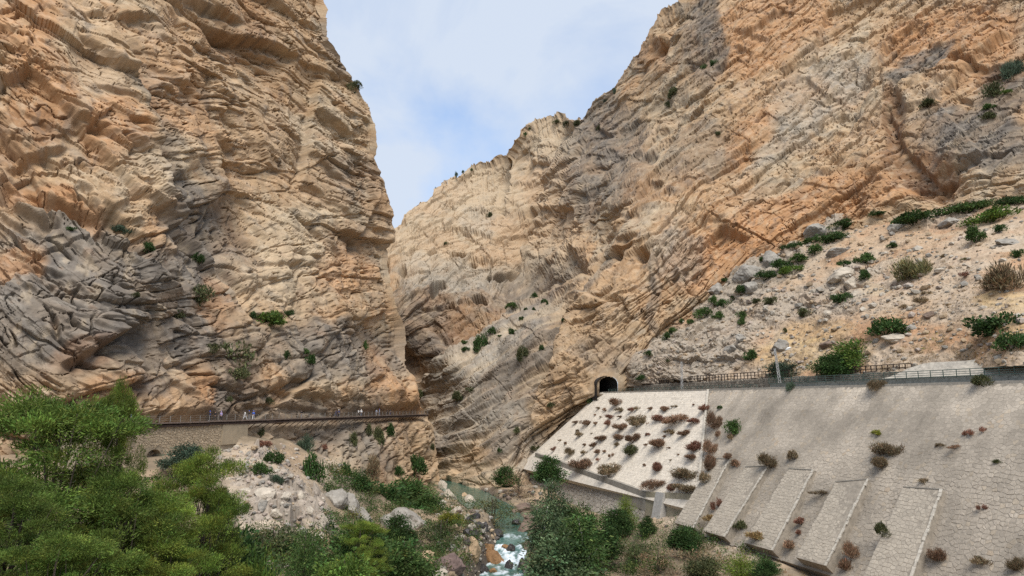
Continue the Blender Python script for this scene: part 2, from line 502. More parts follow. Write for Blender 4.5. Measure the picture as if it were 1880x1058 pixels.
def build_left():
    NR, NC, NK = 610, 490, 30
    f = tps([c[:2] for c in L_CTRL], np.log([c[2] for c in L_CTRL]), 2e-4)
    py = np.linspace(-140, 965, NR)
    edge = np.interp(py, LE[:, 0], LE[:, 1])
    t = np.linspace(0, 1, NC)
    px = -250 + (edge[:, None] + 250) * t[None]
    PY = np.broadcast_to(py[:, None], px.shape).copy()
    V = P(px, PY, np.exp(f(px, PY)))
    # the rim: rounds off and runs back up the gorge behind what is seen
    E = V[:, -1]
    dh = E[:, :2] / np.linalg.norm(E[:, :2], axis=1, keepdims=True)
    lh = np.stack([-dh[:, 1], dh[:, 0]], 1)
    ph = np.linspace(0, 1, NK + 1)[1:]
    ang = np.minimum(ph * 2.2, 1) * math.radians(84); r = 10.0
    back = r * np.sin(ang) + np.maximum(ph - 0.45, 0) * 230 * math.cos(math.radians(6))
    lat = r * (1 - np.cos(ang)) + np.maximum(ph - 0.45, 0) * 12
    R = np.repeat(E[:, None], NK, 1)
    R[..., :2] += dh[:, None] * back[None, :, None] + lh[:, None] * lat[None, :, None]
    V = np.concatenate([V, R], 1)
    px = np.concatenate([px, np.repeat(px[:, -1:], NK, 1) + 0.0], 1); PY = np.concatenate([PY, np.repeat(PY[:, -1:], NK, 1)], 1)
    # back of the mountain over the top
    n = grid_normals(V)
    wx = 9 * fbm(V.reshape(-1, 3) / 14.0 + 3, 3).reshape(px.shape); wy = 9 * fbm(V.reshape(-1, 3) / 14.0 + 53, 3).reshape(px.shape)
    frame = bed_frame(-41, 16)
    d, fine, r1, r2, r3, q = rock_relief(V, frame, px, PY)
    r = np.random.default_rng(3)
    led = [  # hand-traced: the overhangs the photograph shows
        (395, 35, 565, 105, 7.0, 34), (330, -20, 470, 40, 6, 30), (430, -40, 600, 60, 5, 25), (380, 60, 450, 120, 3, 12), (455, 85, 520, 130, 3.0, 14),
        (225, 15, 305, 32, 4.0, 22), (0, 235, 45, 300, 3.0, 30), (0, 300, 140, 262, 3.5, 20), (130, 215, 205, 245, 4.0, 22), (150, 245, 210, 200, 2, 12),
        (580, 190, 660, 255, 4.5, 30), (600, 205, 640, 260, 3, 14), (632, 425, 672, 450, 5.0, 24), (400, 235, 450, 285, 3.5, 18), (410, 110, 455, 140, 3, 14),
        (165, 655, 250, 590, 7.0, 34), (110, 690, 180, 645, 5.0, 26), (0, 370, 110, 420, 3.5, 22), (60, 350, 230, 390, 2.5, 24), (150, 345, 310, 440, 3.0, 16),
        (470, 470, 560, 482, 1.8, 9), (470, 568, 540, 572, 2.2, 9), (505, 450, 520, 480, 1.5, 8), (540, 480, 560, 478, 2.0, 8), (550, 270, 640, 330, 2.0, 14),
        (300, 380, 420, 520, 2.0, 20), (500, 690, 640, 735, 2.2, 9), (480, 720, 640, 760, 1.6, 8), (440, 800, 620, 850, 1.5, 8), (445, 790, 560, 840, 1.2, 6),
        (540, 780, 640, 812, 1.4, 6), (650, 120, 662, 150, 2, 10), (140, 60, 230, 130, 3, 20), (255, 120, 300, 260, 2.5, 26), (560, 60, 610, 110, 2, 12),
    ]
    led += [(130, -60, 275, 175, -7, 60), (270, 165, 305, 350, -6, 50), (300, 340, 395, 480, -6, 50), (390, 470, 480, 640, -4, 40),
            (0, 375, 120, 400, -4, 40), (110, 395, 240, 440, -4, 36), (230, 435, 340, 530, -4, 36), (590, 130, 560, 330, -3, 30), (700, 330, 640, 480, 2.5, 20), (440, 770, 560, 850, -3, 30)]
    led += rand_ledges(120, (-100, 700), (-100, 480), lambda x, y: -36 if x > 280 else -24, 10, (25, 110), (0.5, 2.2), (4, 13), r)
    led += rand_ledges(90, (0, 330), (330, 720), lambda x, y: -30, 14, (20, 80), (0.4, 1.6), (3, 10), r)
    led += rand_ledges(90, (420, 790), (480, 900), lambda x, y: -24 if y > 620 else -12, 12, (16, 60), (0.3, 1.3), (2.5, 7), r)
    d = d + ledge_field(px, PY, led, wx * 0.7, wy * 0.7)
    # upright fissures and pillars under the boardwalk
    q2 = V.reshape(-1, 3) / np.array([2.2, 2.2, 12.0])
    pil = fbm(q2, 3).reshape(px.shape)
    low = sstep(780, 800, PY) * sstep(590, 640, px)
    d = d - low * 1.6 * sstep(0.1, 0.5, pil)
    # the rock stands clear of the boardwalk
    path = np.abs(PY - np.interp(px, [240, 440, 620, 783], [778, 772, 767, 760]))
    wcalm = 1 - 0.8 * (1 - sstep(4, 22, path)) * sstep(180, 230, px)
    d = d * wcalm - 1.0 * (1 - sstep(4, 20, path + 8 * (PY > 775)))
    d[:, NC:] *= 0.7
    fmask = wcalm.copy(); fmask[:, NC - 2:] *= 0.3
    d = soften(d, 2)
    steep = np.hypot(np.gradient(d, axis=0), np.gradient(d, axis=1))
    d = d + (0.75 * fine + 0.25 * soften(fine)) * fmask / (1 + (steep / 1.5) ** 2)
    V2 = V + n * d[..., None]
    # the boardwalk's notch: the rock keeps behind the walk line
    wx_, wy_, wY = np.array([[240, 778.6, Pz(240, 778.6, -2.75)[1]], [440, 772, Pz(440, 772, -2.75)[1]], [540, 768.7, Pz(540, 768.7, -2.75)[1]], [620, 766, Pz(620, 766, -2.75)[1]], [700, 763.2, Pz(700, 763.2, -2.75)[1]], [783, 760.6, Pz(783, 760.6, -2.75)[1]]]).T
    lineY = np.interp(px, wx_, wY); dyp = PY - np.interp(px, wx_, wy_)
    ymin = lineY + 2.0 - 0.045 * np.maximum(-dyp - 20, 0) - 0.13 * np.maximum(dyp - 6, 0) * sstep(440, 520, px) + 1.5 * sstep(0, 12, dyp) * sstep(500, 440, px)
    kk = np.where((PY > 600) & (px > 200), np.maximum(ymin / V2[..., 1], 1.0), 1.0)
    kk[:, NC:] = kk[:, NC - 1:NC] * 0 + 1
    V2 = V2 * soften(1 + (kk - 1) * sstep(200, 300, px), 2)[..., None]
    blobs = [(80, 560, 190, 170, -25, 'g', .85), (300, 560, 150, 120, -40, 'g', .85), (190, 430, 230, 50, -28, 'g', .7), (300, 250, 26, 190, 15, 'd', .55), (355, 400, 45, 120, 25, 'd', .5),
             (380, 450, 60, 130, 20, 'g', .8), (560, 780, 260, 60, -12, 'g', .55), (600, 640, 170, 60, -8, 'g', .75), (420, 690, 60, 70, 0, 'g', .65), (640, 330, 70, 60, -30, 'g', .45),
             (565, 460, 100, 120, -5, 'p', .85), (520, 300, 120, 60, -35, 't', .6), (80, 560, 170, 130, -20, 'g', .6), (100, 100, 40, 60, 0, 'p', .7), (70, 160, 70, 90, 10, 'o', .75), (40, 40, 80, 60, 0, 'o', .8), (210, 230, 60, 60, 0, 'o', .7), (40, 240, 110, 55, 15, 'b', .5),
             (100, 365, 110, 30, -15, 'o', .85), (30, 480, 60, 40, 20, 'o', .7), (450, 60, 70, 60, -30, 'b', .45), (420, 200, 80, 110, -50, 't', .6), (330, 170, 60, 120, 30, 'o', .45), (640, 500, 60, 50, 0, 'o', .6),
             (150, 665, 60, 35, 30, 'b', .5), (210, 720, 70, 30, 10, 'o', .7), (370, 720, 30, 30, 0, 'o', .7), (545, 40, 40, 80, 0, 't', .6), (620, 90, 25, 70, 20, 'g', .5), (400, 560, 30, 60, 0, 'o', .5),
             (520, 860, 120, 40, -15, 't', .7), (700, 690, 25, 60, 10, 'o', .5), (745, 740, 30, 30, 0, 'o', .5), (760, 830, 50, 70, 0, 't', .7), (640, 800, 60, 25, 0, 'g', .6), (690, 850, 50, 40, 0, 'd', .4), (620, 640, 90, 30, -30, 'g', .6), (230, 650, 30, 60, -20, 'g', .6),
             (670, 740, 25, 30, 0, 'd', .5), (420, 380, 26, 120, 28, 'd', .4), (640, 440, 40, 40, -40, 'b', .4), (270, 700, 40, 40, 0, 'g', .6)]
    c = rock_colour(V, q, px, PY, blobs, wx * 2, wy * 2, TAN, r2, r3, 1.0, r1)
    nc = V.shape[1]
    me = mesh_np('cliff', V2, grid_tris(NR, nc, d), [ROCK], c.reshape(-1, 3))
    return tag(link('cliff', me), 'sheer orange and grey limestone cliff rising left of the gorge', kind='structure')

LEFT = build_left()

# ---- right cliff with the far ridge -------------------------------------------------------------------
RT = np.array([(660, 560), (690, 505), (706, 478), (716, 448), (740, 405), (765, 378), (790, 369), (800, 350), (835, 326), (880, 306), (920, 298), (936, 296), (945, 275),
               (965, 240), (980, 226), (1000, 219), (1030, 215), (1055, 226), (1070, 221), (1090, 190), (1130, 160), (1150, 130), (1185, 80), (1200, 45),
               (1220, 20), (1250, 8), (1262, -20), (1300, -70), (1400, -140), (1600, -140), (2120, -140)], float)
R_CTRL = [(690, 505, 345), (716, 448, 372), (765, 378, 405), (835, 326, 428), (920, 298, 425), (965, 240, 408), (1030, 215, 395), (1070, 221, 362), (1130, 160, 335), (1200, 45, 310), (1262, -20, 300),
          (1400, -140, 285), (1600, -140, 262), (1880, -140, 215), (2120, -140, 180), (1400, 0, 272), (1600, 0, 248), (1880, 0, 203), (2120, 0, 165), (720, 600, 305), (740, 680, 318), (770, 620, 312), (740, 520, 325),
          (820, 480, 345), (900, 400, 375), (900, 480, 335), (1000, 400, 345), (1000, 300, 372), (960, 520, 318), (840, 560, 312), (840, 610, 298), (830, 665, 262), (960, 580, 262), (1050, 500, 262), (780, 720, 284), (1060, 430, 300),
          (880, 700, 244), (1000, 600, 238), (1080, 520, 232), (1080, 620, 218), (800, 800, 254), (830, 880, 230), (880, 880, 214), (950, 800, 214), (950, 900, 206), (950, 1000, 202), (760, 900, 255), (780, 1000, 245), (870, 1000, 206),
          (1000, 720, 217), (1060, 800, 214), (1035, 785, 211), (985, 835, 214), (1115, 705, 201), (1060, 900, 212), (1200, 700, 204), (1200, 560, 210), (1150, 400, 240), (1300, 560, 207), (1300, 400, 222), (1200, 250, 280), (1300, 120, 270), (1300, 250, 248),
          (1400, 470, 209), (1500, 300, 214), (1500, 430, 204), (1600, 400, 196), (1700, 380, 184), (1700, 200, 206), (1880, 370, 158), (1880, 200, 176), (2120, 300, 135), (2120, 600, 130), (1880, 600, 165), (1500, 650, 205), (1300, 800, 205), (1300, 1000, 205), (1900, 1000, 165), (2120, 1000, 130), (1600, 1000, 190)]

TUNNEL = (1117.0, 17.5, 691.5, 724.0)    # centre, half width, crown, foot in the photograph

def build_right():
    NR, NC, NK = 570, 830, 26
    f = tps([c[:2] for c in R_CTRL], np.log([c[2] for c in R_CTRL]), 2e-4)
    u = np.linspace(0, 1, NC)
    pxc = 665 + u * (2080 - 665)
    top = np.interp(pxc, RT[:, 0], RT[:, 1])
    jg = np.stack([pxc / 13.0, pxc * 0 + 3.3, pxc * 0 + 1.7], -1)
    top = top + 4.5 * np.floor(2.5 * fbm(jg, 3)) / 2.5 * sstep(1300, 1200, pxc) + 1.5 * fbm(jg * 3.1, 2)
    bot = np.interp(pxc, [665, 900, 1000, 1100, 1250, 1400, 2100], [960, 960, 960, 900, 780, 720, 650])
    t = np.linspace(0, 1, NR)[:, None]
    PY = top[None] + (bot - top)[None] * t
    px = np.broadcast_to(pxc[None], PY.shape).copy()
    V = P(px, PY, np.exp(f(px, PY)))
    # the crest rounds off and falls away behind
    E = V[0]
    dh = E.copy(); dh[:, 2] = 0; dh /= np.linalg.norm(dh, axis=1, keepdims=True)
    ph = np.linspace(0, 1, NK + 1)[1:]
    ang = np.minimum(ph * 2.0, 1) * math.radians(80); r = 9.0
    back = r * np.sin(ang) + np.maximum(ph - 0.5, 0) * 180
    dn = r * (1 - np.cos(ang)) + np.maximum(ph - 0.5, 0) * 120
    el = E[:, 2] / np.linalg.norm(E[:, :2], axis=1)
    Rr = np.repeat(E[None], NK, 0)
    Rr = Rr + dh[None] * back[:, None, None]
    Rr[..., 2] += back[:, None] * el[None] - dn[:, None]
    V = np.concatenate([Rr[::-1], V], 0)
    px = np.concatenate([np.repeat(px[:1], NK, 0), px], 0); PY = np.concatenate([np.repeat(PY[:1], NK, 0), PY], 0)
    n = grid_normals(V)
    for c_ in range(3): n[..., c_] = soften(n[..., c_], 8)
    n /= np.linalg.norm(n, axis=-1, keepdims=True)
    pf = V.reshape(-1, 3)
    wx = 9 * fbm(pf / 15.0 + 3, 3).reshape(px.shape); wy = 9 * fbm(pf / 15.0 + 53, 3).reshape(px.shape)
    d, fine, r1, r2, r3, q = rock_relief(V, bed_frame(40, 15), px, PY, 1.0)
    # the far tower is split by upright joints into blocks
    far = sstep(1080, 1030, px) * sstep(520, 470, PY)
    r = np.random.default_rng(5)
    led = [(1270, 470, 1330, 400, 4.5, 30), (1310, 402, 1385, 440, 5.5, 26), (1255, 400, 1340, 396, 3, 20), (1120, 165, 1180, 90, 3, 20), (1185, 95, 1245, 60, 3.5, 24), (1190, 105, 1235, 40, 3, 20),
           (1600, 90, 1700, 30, 4.5, 24), (1610, 110, 1625, 60, 4, 18), (1560, 220, 1610, 165, 3.5, 14), (1660, 260, 1720, 330, 2.2, 26), (1612, 70, 1626, 180, 1.6, 18), (1630, 170, 1668, 280, 1.8, 22), (1652, 330, 1770, 315, 3, 30), (1690, 350, 1760, 300, 3, 20), (1765, 120, 1850, 115, 3.0, 14), (1750, 175, 1790, 180, 2.5, 10),
           (1345, 55, 1420, 70, 2.5, 14), (1340, 75, 1390, 95, 2.5, 14), (1150, 300, 1240, 215, 2.5, 14), (1180, 285, 1250, 250, 2.0, 14), (1190, 370, 1245, 345, 2.5, 10), (940, 288, 1040, 290, 4.0, 12),
           (930, 340, 1030, 310, 3.0, 14), (960, 360, 1060, 320, 3, 12), (880, 440, 1060, 380, 3.0, 14), (830, 470, 1000, 465, 2.5, 12), (760, 470, 840, 455, 2.5, 8), (880, 600, 1000, 545, 4.0, 16), (760, 560, 880, 545, 2.5, 12),
           (820, 690, 860, 650, 3, 18), (750, 690, 800, 660, 5, 30), (770, 730, 860, 690, 3.0, 12), (800, 760, 1000, 640, 2.0, 9), (800, 800, 960, 690, 1.8, 9), (830, 720, 990, 620, 1.8, 8), (1135, 470, 1200, 440, 3.0, 14), (1120, 390, 1190, 400, 3.0, 12),
           (1130, 440, 1180, 430, 2.5, 10), (1115, 545, 1150, 545, 2, 12), (1480, 230, 1560, 190, 2.0, 12), (1280, 330, 1400, 250, 2.0, 14), (1400, 150, 1520, 100, 2.0, 14), (1050, 610, 1130, 470, 1.5, 12)]
    led += [(1065, 490, 950, 560, -9, 50), (960, 552, 830, 655, -12, 60), (840, 645, 755, 715, -14, 50), (1135, 390, 1040, 600, -6, 40), (1045, 590, 975, 770, -5, 40), (980, 760, 930, 880, -4, 30),
            (1062, 225, 1000, 345, -12, 60), (1005, 335, 950, 480, -10, 50), (936, 290, 925, 380, -10, 40), (1250, 180, 1100, 330, -4, 40), (1340, 120, 1240, 240, -4, 30), (1610, 330, 1500, 420, -3, 30), (1610, 140, 1560, 230, -4, 40)]
    led += rand_ledges(110, (1100, 1900), (-60, 520), lambda x, y: 36, 14, (18, 80), (0.5, 2.0), (3.5, 11), r)
    led += rand_ledges(130, (740, 1080), (500, 880), lambda x, y: 34, 7, (25, 110), (0.5, 1.9), (2.5, 6), r, lambda x, y: y > 640 - (x - 830) * 0.55)
    led += rand_ledges(60, (780, 1080), (290, 480), lambda x, y: 12, 12, (20, 90), (0.6, 1.6), (4, 9), r)
    led += rand_ledges(40, (980, 1180), (600, 850), lambda x, y: 8, 25, (15, 50), (0.3, 1.2), (3, 7), r)
    d = d + ledge_field(px, PY, led, wx * 0.8, wy * 0.8)
    pk = pockets(pf, np.array([7.5, 7.5, 6.0], np.float32), 0.42, 0.5).reshape(px.shape)
    pk2 = pockets(pf, np.array([3.2, 3.2, 2.6], np.float32) , 0.42, 0.55).reshape(px.shape)
    orz = sstep(1120, 1220, px) * sstep(560, 470, PY)
    patch = sstep(-0.1, 0.35, fbm(pf / 30.0 + 21, 2).reshape(px.shape))
    d = d - orz * patch * (1.7 * pk + 0.9 * pk2)
    # the caves along the band in the back wall, and the deep chimney on the right
    for (x, y, rx, ry, dep) in [(838, 465, 14, 6, 6), (790, 466, 7, 4, 5), (757, 461, 5, 4, 5), (736, 461, 4, 4, 4), (712, 492, 5, 6, 6), (738, 496, 6, 5, 5), (896, 494, 6, 4, 6), (920, 494, 12, 5, 6), (940, 490, 8, 6, 5),
                                (797, 526, 6, 9, 6), (808, 517, 9, 5, 5), (875, 541, 12, 4, 5), (865, 478, 5, 3, 4), (750, 470, 6, 4, 4), (1020, 275, 3, 3, 4), (962, 376, 5, 4, 5), (1690, 318, 62, 40, 4.5), (1645, 210, 20, 70, 3.0), (1196, 88, 26, 20, 3.2), (1770, 119, 26, 5, 4), (1130, 465, 9, 6, 4), (1172, 462, 14, 8, 4), (1190, 290, 16, 14, 4)]:
        kk = 0.4 if max(rx, ry) < 16 else 1.3
        a = np.sqrt(((px + wx * kk - x) / rx) ** 2 + ((PY + wy * kk - y) / ry) ** 2)
        d = d - 1.7 * dep * sstep(1.2, 0.7, a) if rx < 16 else d - dep * sstep(1.3, 0.2, a)
    # dripstone curtains
    cur = fbm(pf / np.array([1.5, 1.5, 14.0]) + 2, 3).reshape(px.shape)
    cm = np.maximum(blob(px, PY, 1240, 480, 70, 90, 0, wx, wy), 0.8 * blob(px, PY, 860, 540, 140, 60, 0, wx, wy))
    cm = np.maximum(cm, 0.7 * blob(px, PY, 1030, 400, 60, 60, 0, wx, wy))
    d = d + cm * 1.3 * cur
    vj, ej, rj = blocks(pf / np.array([13, 13, 46.0]) + 300)
    d = d + far * (1.1 * vj).reshape(px.shape)
    fine = fine - 1.6 * far * (1 - sstep(0, 0.05, ej)).reshape(px.shape)
    # the tilted slab: long raised layers
    sl = sstep(-12, 14, (PY - (655 - (px - 830) * 0.72)) * 0.8) * sstep(1075, 1010, px + (PY - 600) * 0.45) * sstep(905, 880, PY)
    sb = fbm((pf @ bed_frame(35, 10).T / np.array([44, 44, 2.5])) + 3, 3).reshape(px.shape)
    sb2 = fbm((pf @ bed_frame(35, 10).T / np.array([30, 30, 5.5])) + 23, 2).reshape(px.shape)
    d = d * (1 - 0.5 * sl) + sl * (2.3 * sb + 1.8 * sb2); fine = fine * (1 - 0.45 * sl)
    # calm round the tunnel mouth
    tc = np.hypot((px - TUNNEL[0]) / 36.0, (PY - 708) / 34.0)
    d = d * sstep(0.7, 1.25, tc)
    d[:NK] *= 0.4
    d[NK:NK + 14] *= np.linspace(0.4, 1, 14)[:, None]
    fmask = sstep(0.7, 1.25, tc)
    d = soften(d, 2)
    steep = np.hypot(np.gradient(d, axis=0), np.gradient(d, axis=1))
    d = d + (0.75 * fine + 0.25 * soften(fine)) * fmask / (1 + (steep / 1.5) ** 2)
    V2 = V + n * d[..., None]
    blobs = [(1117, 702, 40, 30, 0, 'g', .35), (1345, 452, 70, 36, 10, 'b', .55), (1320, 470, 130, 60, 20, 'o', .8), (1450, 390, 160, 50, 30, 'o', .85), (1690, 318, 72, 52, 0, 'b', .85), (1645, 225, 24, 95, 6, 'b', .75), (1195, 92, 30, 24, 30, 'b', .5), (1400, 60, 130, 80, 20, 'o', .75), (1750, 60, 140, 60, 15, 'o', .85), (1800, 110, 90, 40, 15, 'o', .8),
             (1690, 110, 70, 34, 25, 'g', .85), (1790, 250, 120, 60, -8, 'g', .85), (1840, 160, 60, 50, 30, 'd', .6), (1305, 50, 32, 90, 8, 'd', .7), (1290, 70, 50, 90, 8, 'g', .6), (1190, 95, 40, 50, 40, 'o', .5), (1130, 250, 60, 90, 40, 'g', .7), (1090, 300, 60, 100, 40, 'g', .7),
             (1040, 340, 30, 90, 35, 'g', .55), (1000, 240, 40, 40, 0, 'p', .6), (900, 340, 60, 50, 0, 'p', .7), (870, 400, 40, 30, 0, 'l', .6), (1000, 330, 60, 50, 20, 'o', .45), (960, 420, 90, 40, 20, 'o', .35), (900, 510, 170, 45, 10, 'g', .7), (820, 500, 100, 34, 0, 'l', .7),
             (785, 595, 75, 62, 0, 'b', .6), (780, 610, 70, 70, 0, 'g', .6), (880, 570, 100, 28, 15, 'b', .5), (770, 665, 60, 60, 0, 'd', .65), (900, 640, 160, 40, 33, 'l', .85), (850, 740, 160, 60, 36, 'l', .75), (960, 700, 60, 140, -32, 'g', .6), (1000, 560, 70, 40, 40, 'g', .5), (940, 800, 60, 80, 30, 'l', .6),  # first gorge-recess blobs: brown stain, darkened further to paint in the recess's shade
             (1090, 600, 80, 120, -20, 't', .85), (1040, 720, 60, 110, -25, 't', .75), (1110, 650, 60, 40, 0, 'g', .35), (870, 880, 60, 40, 20, 'p', .8), (1240, 470, 60, 60, 0, 'l', .5), (1200, 550, 12, 90, 5, 'g', .6), (1500, 170, 110, 60, 35, 'l', .45), (1560, 130, 60, 40, 40, 'l', .5), (1280, 290, 90, 50, 35, 'g', .4),
             (1450, 250, 100, 30, 40, 'l', .5), (1380, 250, 80, 24, 45, 'o', .6), (1180, 350, 40, 60, 0, 'b', .5), (1600, 350, 80, 40, 10, 'o', .8), (1300, 590, 80, 30, 30, 'o', .6), (760, 430, 40, 40, 50, 'p', .5), (740, 540, 30, 40, 0, 'g', .4), (1060, 560, 14, 120, -30, 'g', .6)]
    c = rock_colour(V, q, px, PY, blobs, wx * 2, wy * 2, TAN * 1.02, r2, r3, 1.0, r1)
    band = sl * sstep(0.05, 0.45, sb); c = c * (1 - 0.6 * band[..., None]) + GREY * 0.6 * band[..., None]
    band = sl * sstep(0.05, 0.45, -sb); c = c * (1 - 0.5 * band[..., None]) + PALE * 0.5 * band[..., None]
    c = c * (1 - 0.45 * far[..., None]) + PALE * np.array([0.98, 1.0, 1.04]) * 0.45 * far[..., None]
    nr = V.shape[0]
    # opening of the railway tunnel: faces inside the arch are left out
    fx = (px[:-1, :-1] + px[1:, 1:]) / 2; fy = (PY[:-1, :-1] + PY[1:, 1:]) / 2
    hw = TUNNEL[1]; sp = TUNNEL[2] + hw * 0.8
    inside = (np.abs(fx - TUNNEL[0]) < hw) & (fy < TUNNEL[3]) & ((fy > sp) | (((fx - TUNNEL[0]) / hw) ** 2 + ((fy - sp) / (sp - TUNNEL[2])) ** 2 < 1))
    inside[:NK] = False
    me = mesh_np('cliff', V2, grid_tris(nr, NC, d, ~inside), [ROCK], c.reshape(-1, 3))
    return tag(link('cliff', me), 'tall orange limestone cliff and far ridge right of the gorge', kind='structure'), f

RIGHT, R_DEPTH = build_right()
# ------------------------------------------------------------------ railway ledge, tunnel, pitched stone wall
RW0 = np.array([27.6, 200.0, 3.6])
_r = np.array([40.4, -108.0, -0.6]); RWH = _r / np.linalg.norm(_r)
UPH = np.array([0.937, 0.35, 0.0])                       # horizontal, away from the river
_al = math.radians(50)
DN = np.array([-0.9366 * math.cos(_al), -0.3504 * math.cos(_al), -math.sin(_al)])   # down the face
WN = np.cross(DN, RWH); WN = WN / np.linalg.norm(WN)
if WN[2] < 0: WN = -WN

def W(s, w, h=0.0):
    """Point of the wall face: s metres along the line from the tunnel, w metres down the face, h metres proud of it."""
    s, w, h = (np.asarray(v, float)[..., None] for v in (s, w, h))
    return RW0 + RWH * s + DN * w + WN * h

def ray(px, py):
    dx, dy = (px - CX) / F, (CY - py) / F
    return np.array([dx, _ct - dy * _st, _st + dy * _ct])

def on_wall(px, py):
    d = ray(px, py); t = RW0 @ WN / (d @ WN); q = d * t - RW0
    return float(q @ RWH), float(q @ DN)

def vor_cells(nu, nv, du, dv, jit, r, keep=None, brick=False):
    """Polygons of a jittered grid's nearest-point cells, as 2D arrays."""
    P2 = np.empty((nv + 4, nu + 4, 2))
    for j in range(nv + 4):
        for i in range(nu + 4):
            P2[j, i] = ((i - 2 + 0.5 + (0.5 if brick and j % 2 else 0)) * du, (j - 2 + 0.5) * dv)
    P2 += (r.random(P2.shape) - 0.5) * np.array([du, dv]) * jit
    out = []
    for j in range(2, nv + 2):
        for i in range(2, nu + 2):
            c = P2[j, i]
            if keep is not None and not keep(c[0], c[1]): continue
            poly = [c + np.array([x * du * 1.5, y * dv * 1.5]) for x, y in ((-1, -1), (1, -1), (1, 1), (-1, 1))]
            for jj in range(j - 2, j + 3):
                for ii in range(i - 2, i + 3):
                    if (ii, jj) == (i, j): continue
                    q = P2[jj, ii]; m = (c + q) / 2; n = q - c
                    ds = [(p - m) @ n for p in poly]
                    if max(ds) <= 0: continue
                    new = []
                    for k in range(len(poly)):
                        a, b, da, db = poly[k], poly[(k + 1) % len(poly)], ds[k], ds[(k + 1) % len(poly)]
                        if da <= 0: new.append(a)
                        if (da < 0 < db) or (db < 0 < da): new.append(a + (b - a) * da / (da - db))
                    poly = new
                    if len(poly) < 3: break
                if len(poly) < 3: break
            if len(poly) >= 3: out.append((c, np.array(poly)))
    return out

def stone_solid(c, poly, fn, h, joint, r, wob=0.03, inset=0.07):
    """A dressed stone standing h proud of the face; fn maps (u, v, height) to world."""
    k = len(poly)
    d = poly - c
    ln = np.linalg.norm(d, axis=1, keepdims=True)
    base = c + d * np.clip(1 - joint / ln, 0.3, 1)
    top = c + d * np.clip(1 - (joint + inset) / ln, 0.25, 1)
    hh = h + r.uniform(-wob, wob, k)
    vs = np.vstack([fn(base[:, 0], base[:, 1], np.full(k, -0.05)), fn(top[:, 0], top[:, 1], hh)])
    fs = [(i, (i + 1) % k, k + (i + 1) % k, k + i) for i in range(k)] + [tuple(range(k, 2 * k))]
    return vs, fs

def poly_mesh(name, vs, fs, mat, tones=None):
    me = bpy.data.meshes.new(name)
    me.from_pydata([tuple(map(float, v)) for v in vs], [], [tuple(map(int, f)) for f in fs])
    me.materials.append(mat)
    if tones is not None:
        at = me.color_attributes.new('tone', 'FLOAT_COLOR', 'POINT')
        c = np.ones((len(vs), 4), np.float32); c[:, :3] = tones
        at.data.foreach_set('color', c.ravel())
    me.update()
    return me

def build_stones(cells, fn, mat, tone_fn, r, parent, hr=(0.06, 0.16), joint=0.035, singles=0, rank=None, name='stone', depth_fn=None):
    sol = []
    for c, poly in cells:
        k = depth_fn(c) if depth_fn else 1.0
        vs, fs = stone_solid(c, poly, fn, r.uniform(*hr) * k, joint * (0.4 + 0.6 * k), r, 0.03 * k, 0.02 + 0.05 * k)
        sol.append((vs, fs, tone_fn(c, r)))
    order = list(range(len(sol)))
    if singles and rank is not None:
        order.sort(key=lambda i: -rank(sol[i][0]))
    for i in order[:singles]:
        vs, fs, t = sol[i]
        o = vs.mean(0)
        link(name, poly_mesh(name, vs - o, fs, mat, np.tile(t, (len(vs), 1))), parent, loc=o)
    rest = order[singles:]
    if rest:
        V, Fc, T, b = [], [], [], 0
        for i in rest:
            vs, fs, t = sol[i]
            V.append(vs); Fc += [tuple(b + q for q in f) for f in fs]; T.append(np.tile(t, (len(vs), 1))); b += len(vs)
        o = link(name + 's' if not name.endswith('s') else name, poly_mesh('stones', np.vstack(V), Fc, mat, np.vstack(T)), parent)
        tag(o, kind='stuff')

STONE = mat_tone('wall_stone', scale=4.0, lo=0.8, hi=1.18, bump=0.5, dist=0.06)
MORTAR = mat_plain('old_mortar', (0.27, 0.232, 0.185), var=0.3, scale=1.2, bump=0.3)
CONCRETE = mat_plain('weathered_concrete', (0.29, 0.262, 0.22), var=0.28, scale=0.6, bump=0.15)
CONCRETE_Y = mat_plain('stained_concrete', (0.36, 0.315, 0.225), var=0.22, scale=0.8, bump=0.15)
PALE_EDGE = mat_plain('pale_mortar', (0.40, 0.36, 0.30), var=0.25, scale=2.0, bump=0.3)

def wall_top(s): return RW0 + RWH * s

# --- the white pitched slope beside the tunnel
white = empty('stone_slope', W(25.0, 13.0), 'pale pitched stone slope dotted with russet tufts below the tunnel mouth', 'retaining wall')
def rel(v, o): return np.asarray(v, float) - np.asarray(o.location)[None]
def left_edge(w): return -2.3 - 0.643 * w
def right_edge(w): return 46.6 + 0.70 * w
_c = [W(left_edge(0) - 3, -0.3), W(right_edge(0), -0.3), W(right_edge(29), 29), W(left_edge(29) - 3, 29)]
mb = MB(); mb.hexa([v - np.asarray(white.location) - WN * 1.5 for v in (_c[0], _c[3], _c[2], _c[1])] + [v - np.asarray(white.location) for v in (_c[0], _c[3], _c[2], _c[1])])
mb.build('backing', mat_plain('pale_mortar_bed', (0.56, 0.50, 0.42), var=0.2, scale=1.0, bump=0.3), white)
_rr = np.random.default_rng(21)
def keep_white(u, v):
    s, w = u - 22, v
    bot = 27.7 if s < 49 else 27.7 - (s - 49) * 0.14
    if s < 49: bot = 23.5 + (s + 17.4) / 66.4 * 4.2
    return left_edge(w) - 1.5 < s < right_edge(w) - 0.5 and 0.3 < w < bot
cells = vor_cells(100, 42, 0.88, 0.68, 0.34, _rr, keep_white, True)
def tone_white(c, r):
    v = r.uniform(0.9, 1.08)
    return np.array([0.64, 0.565, 0.465]) * v * (0.92 if r.random() < 0.2 else 1)
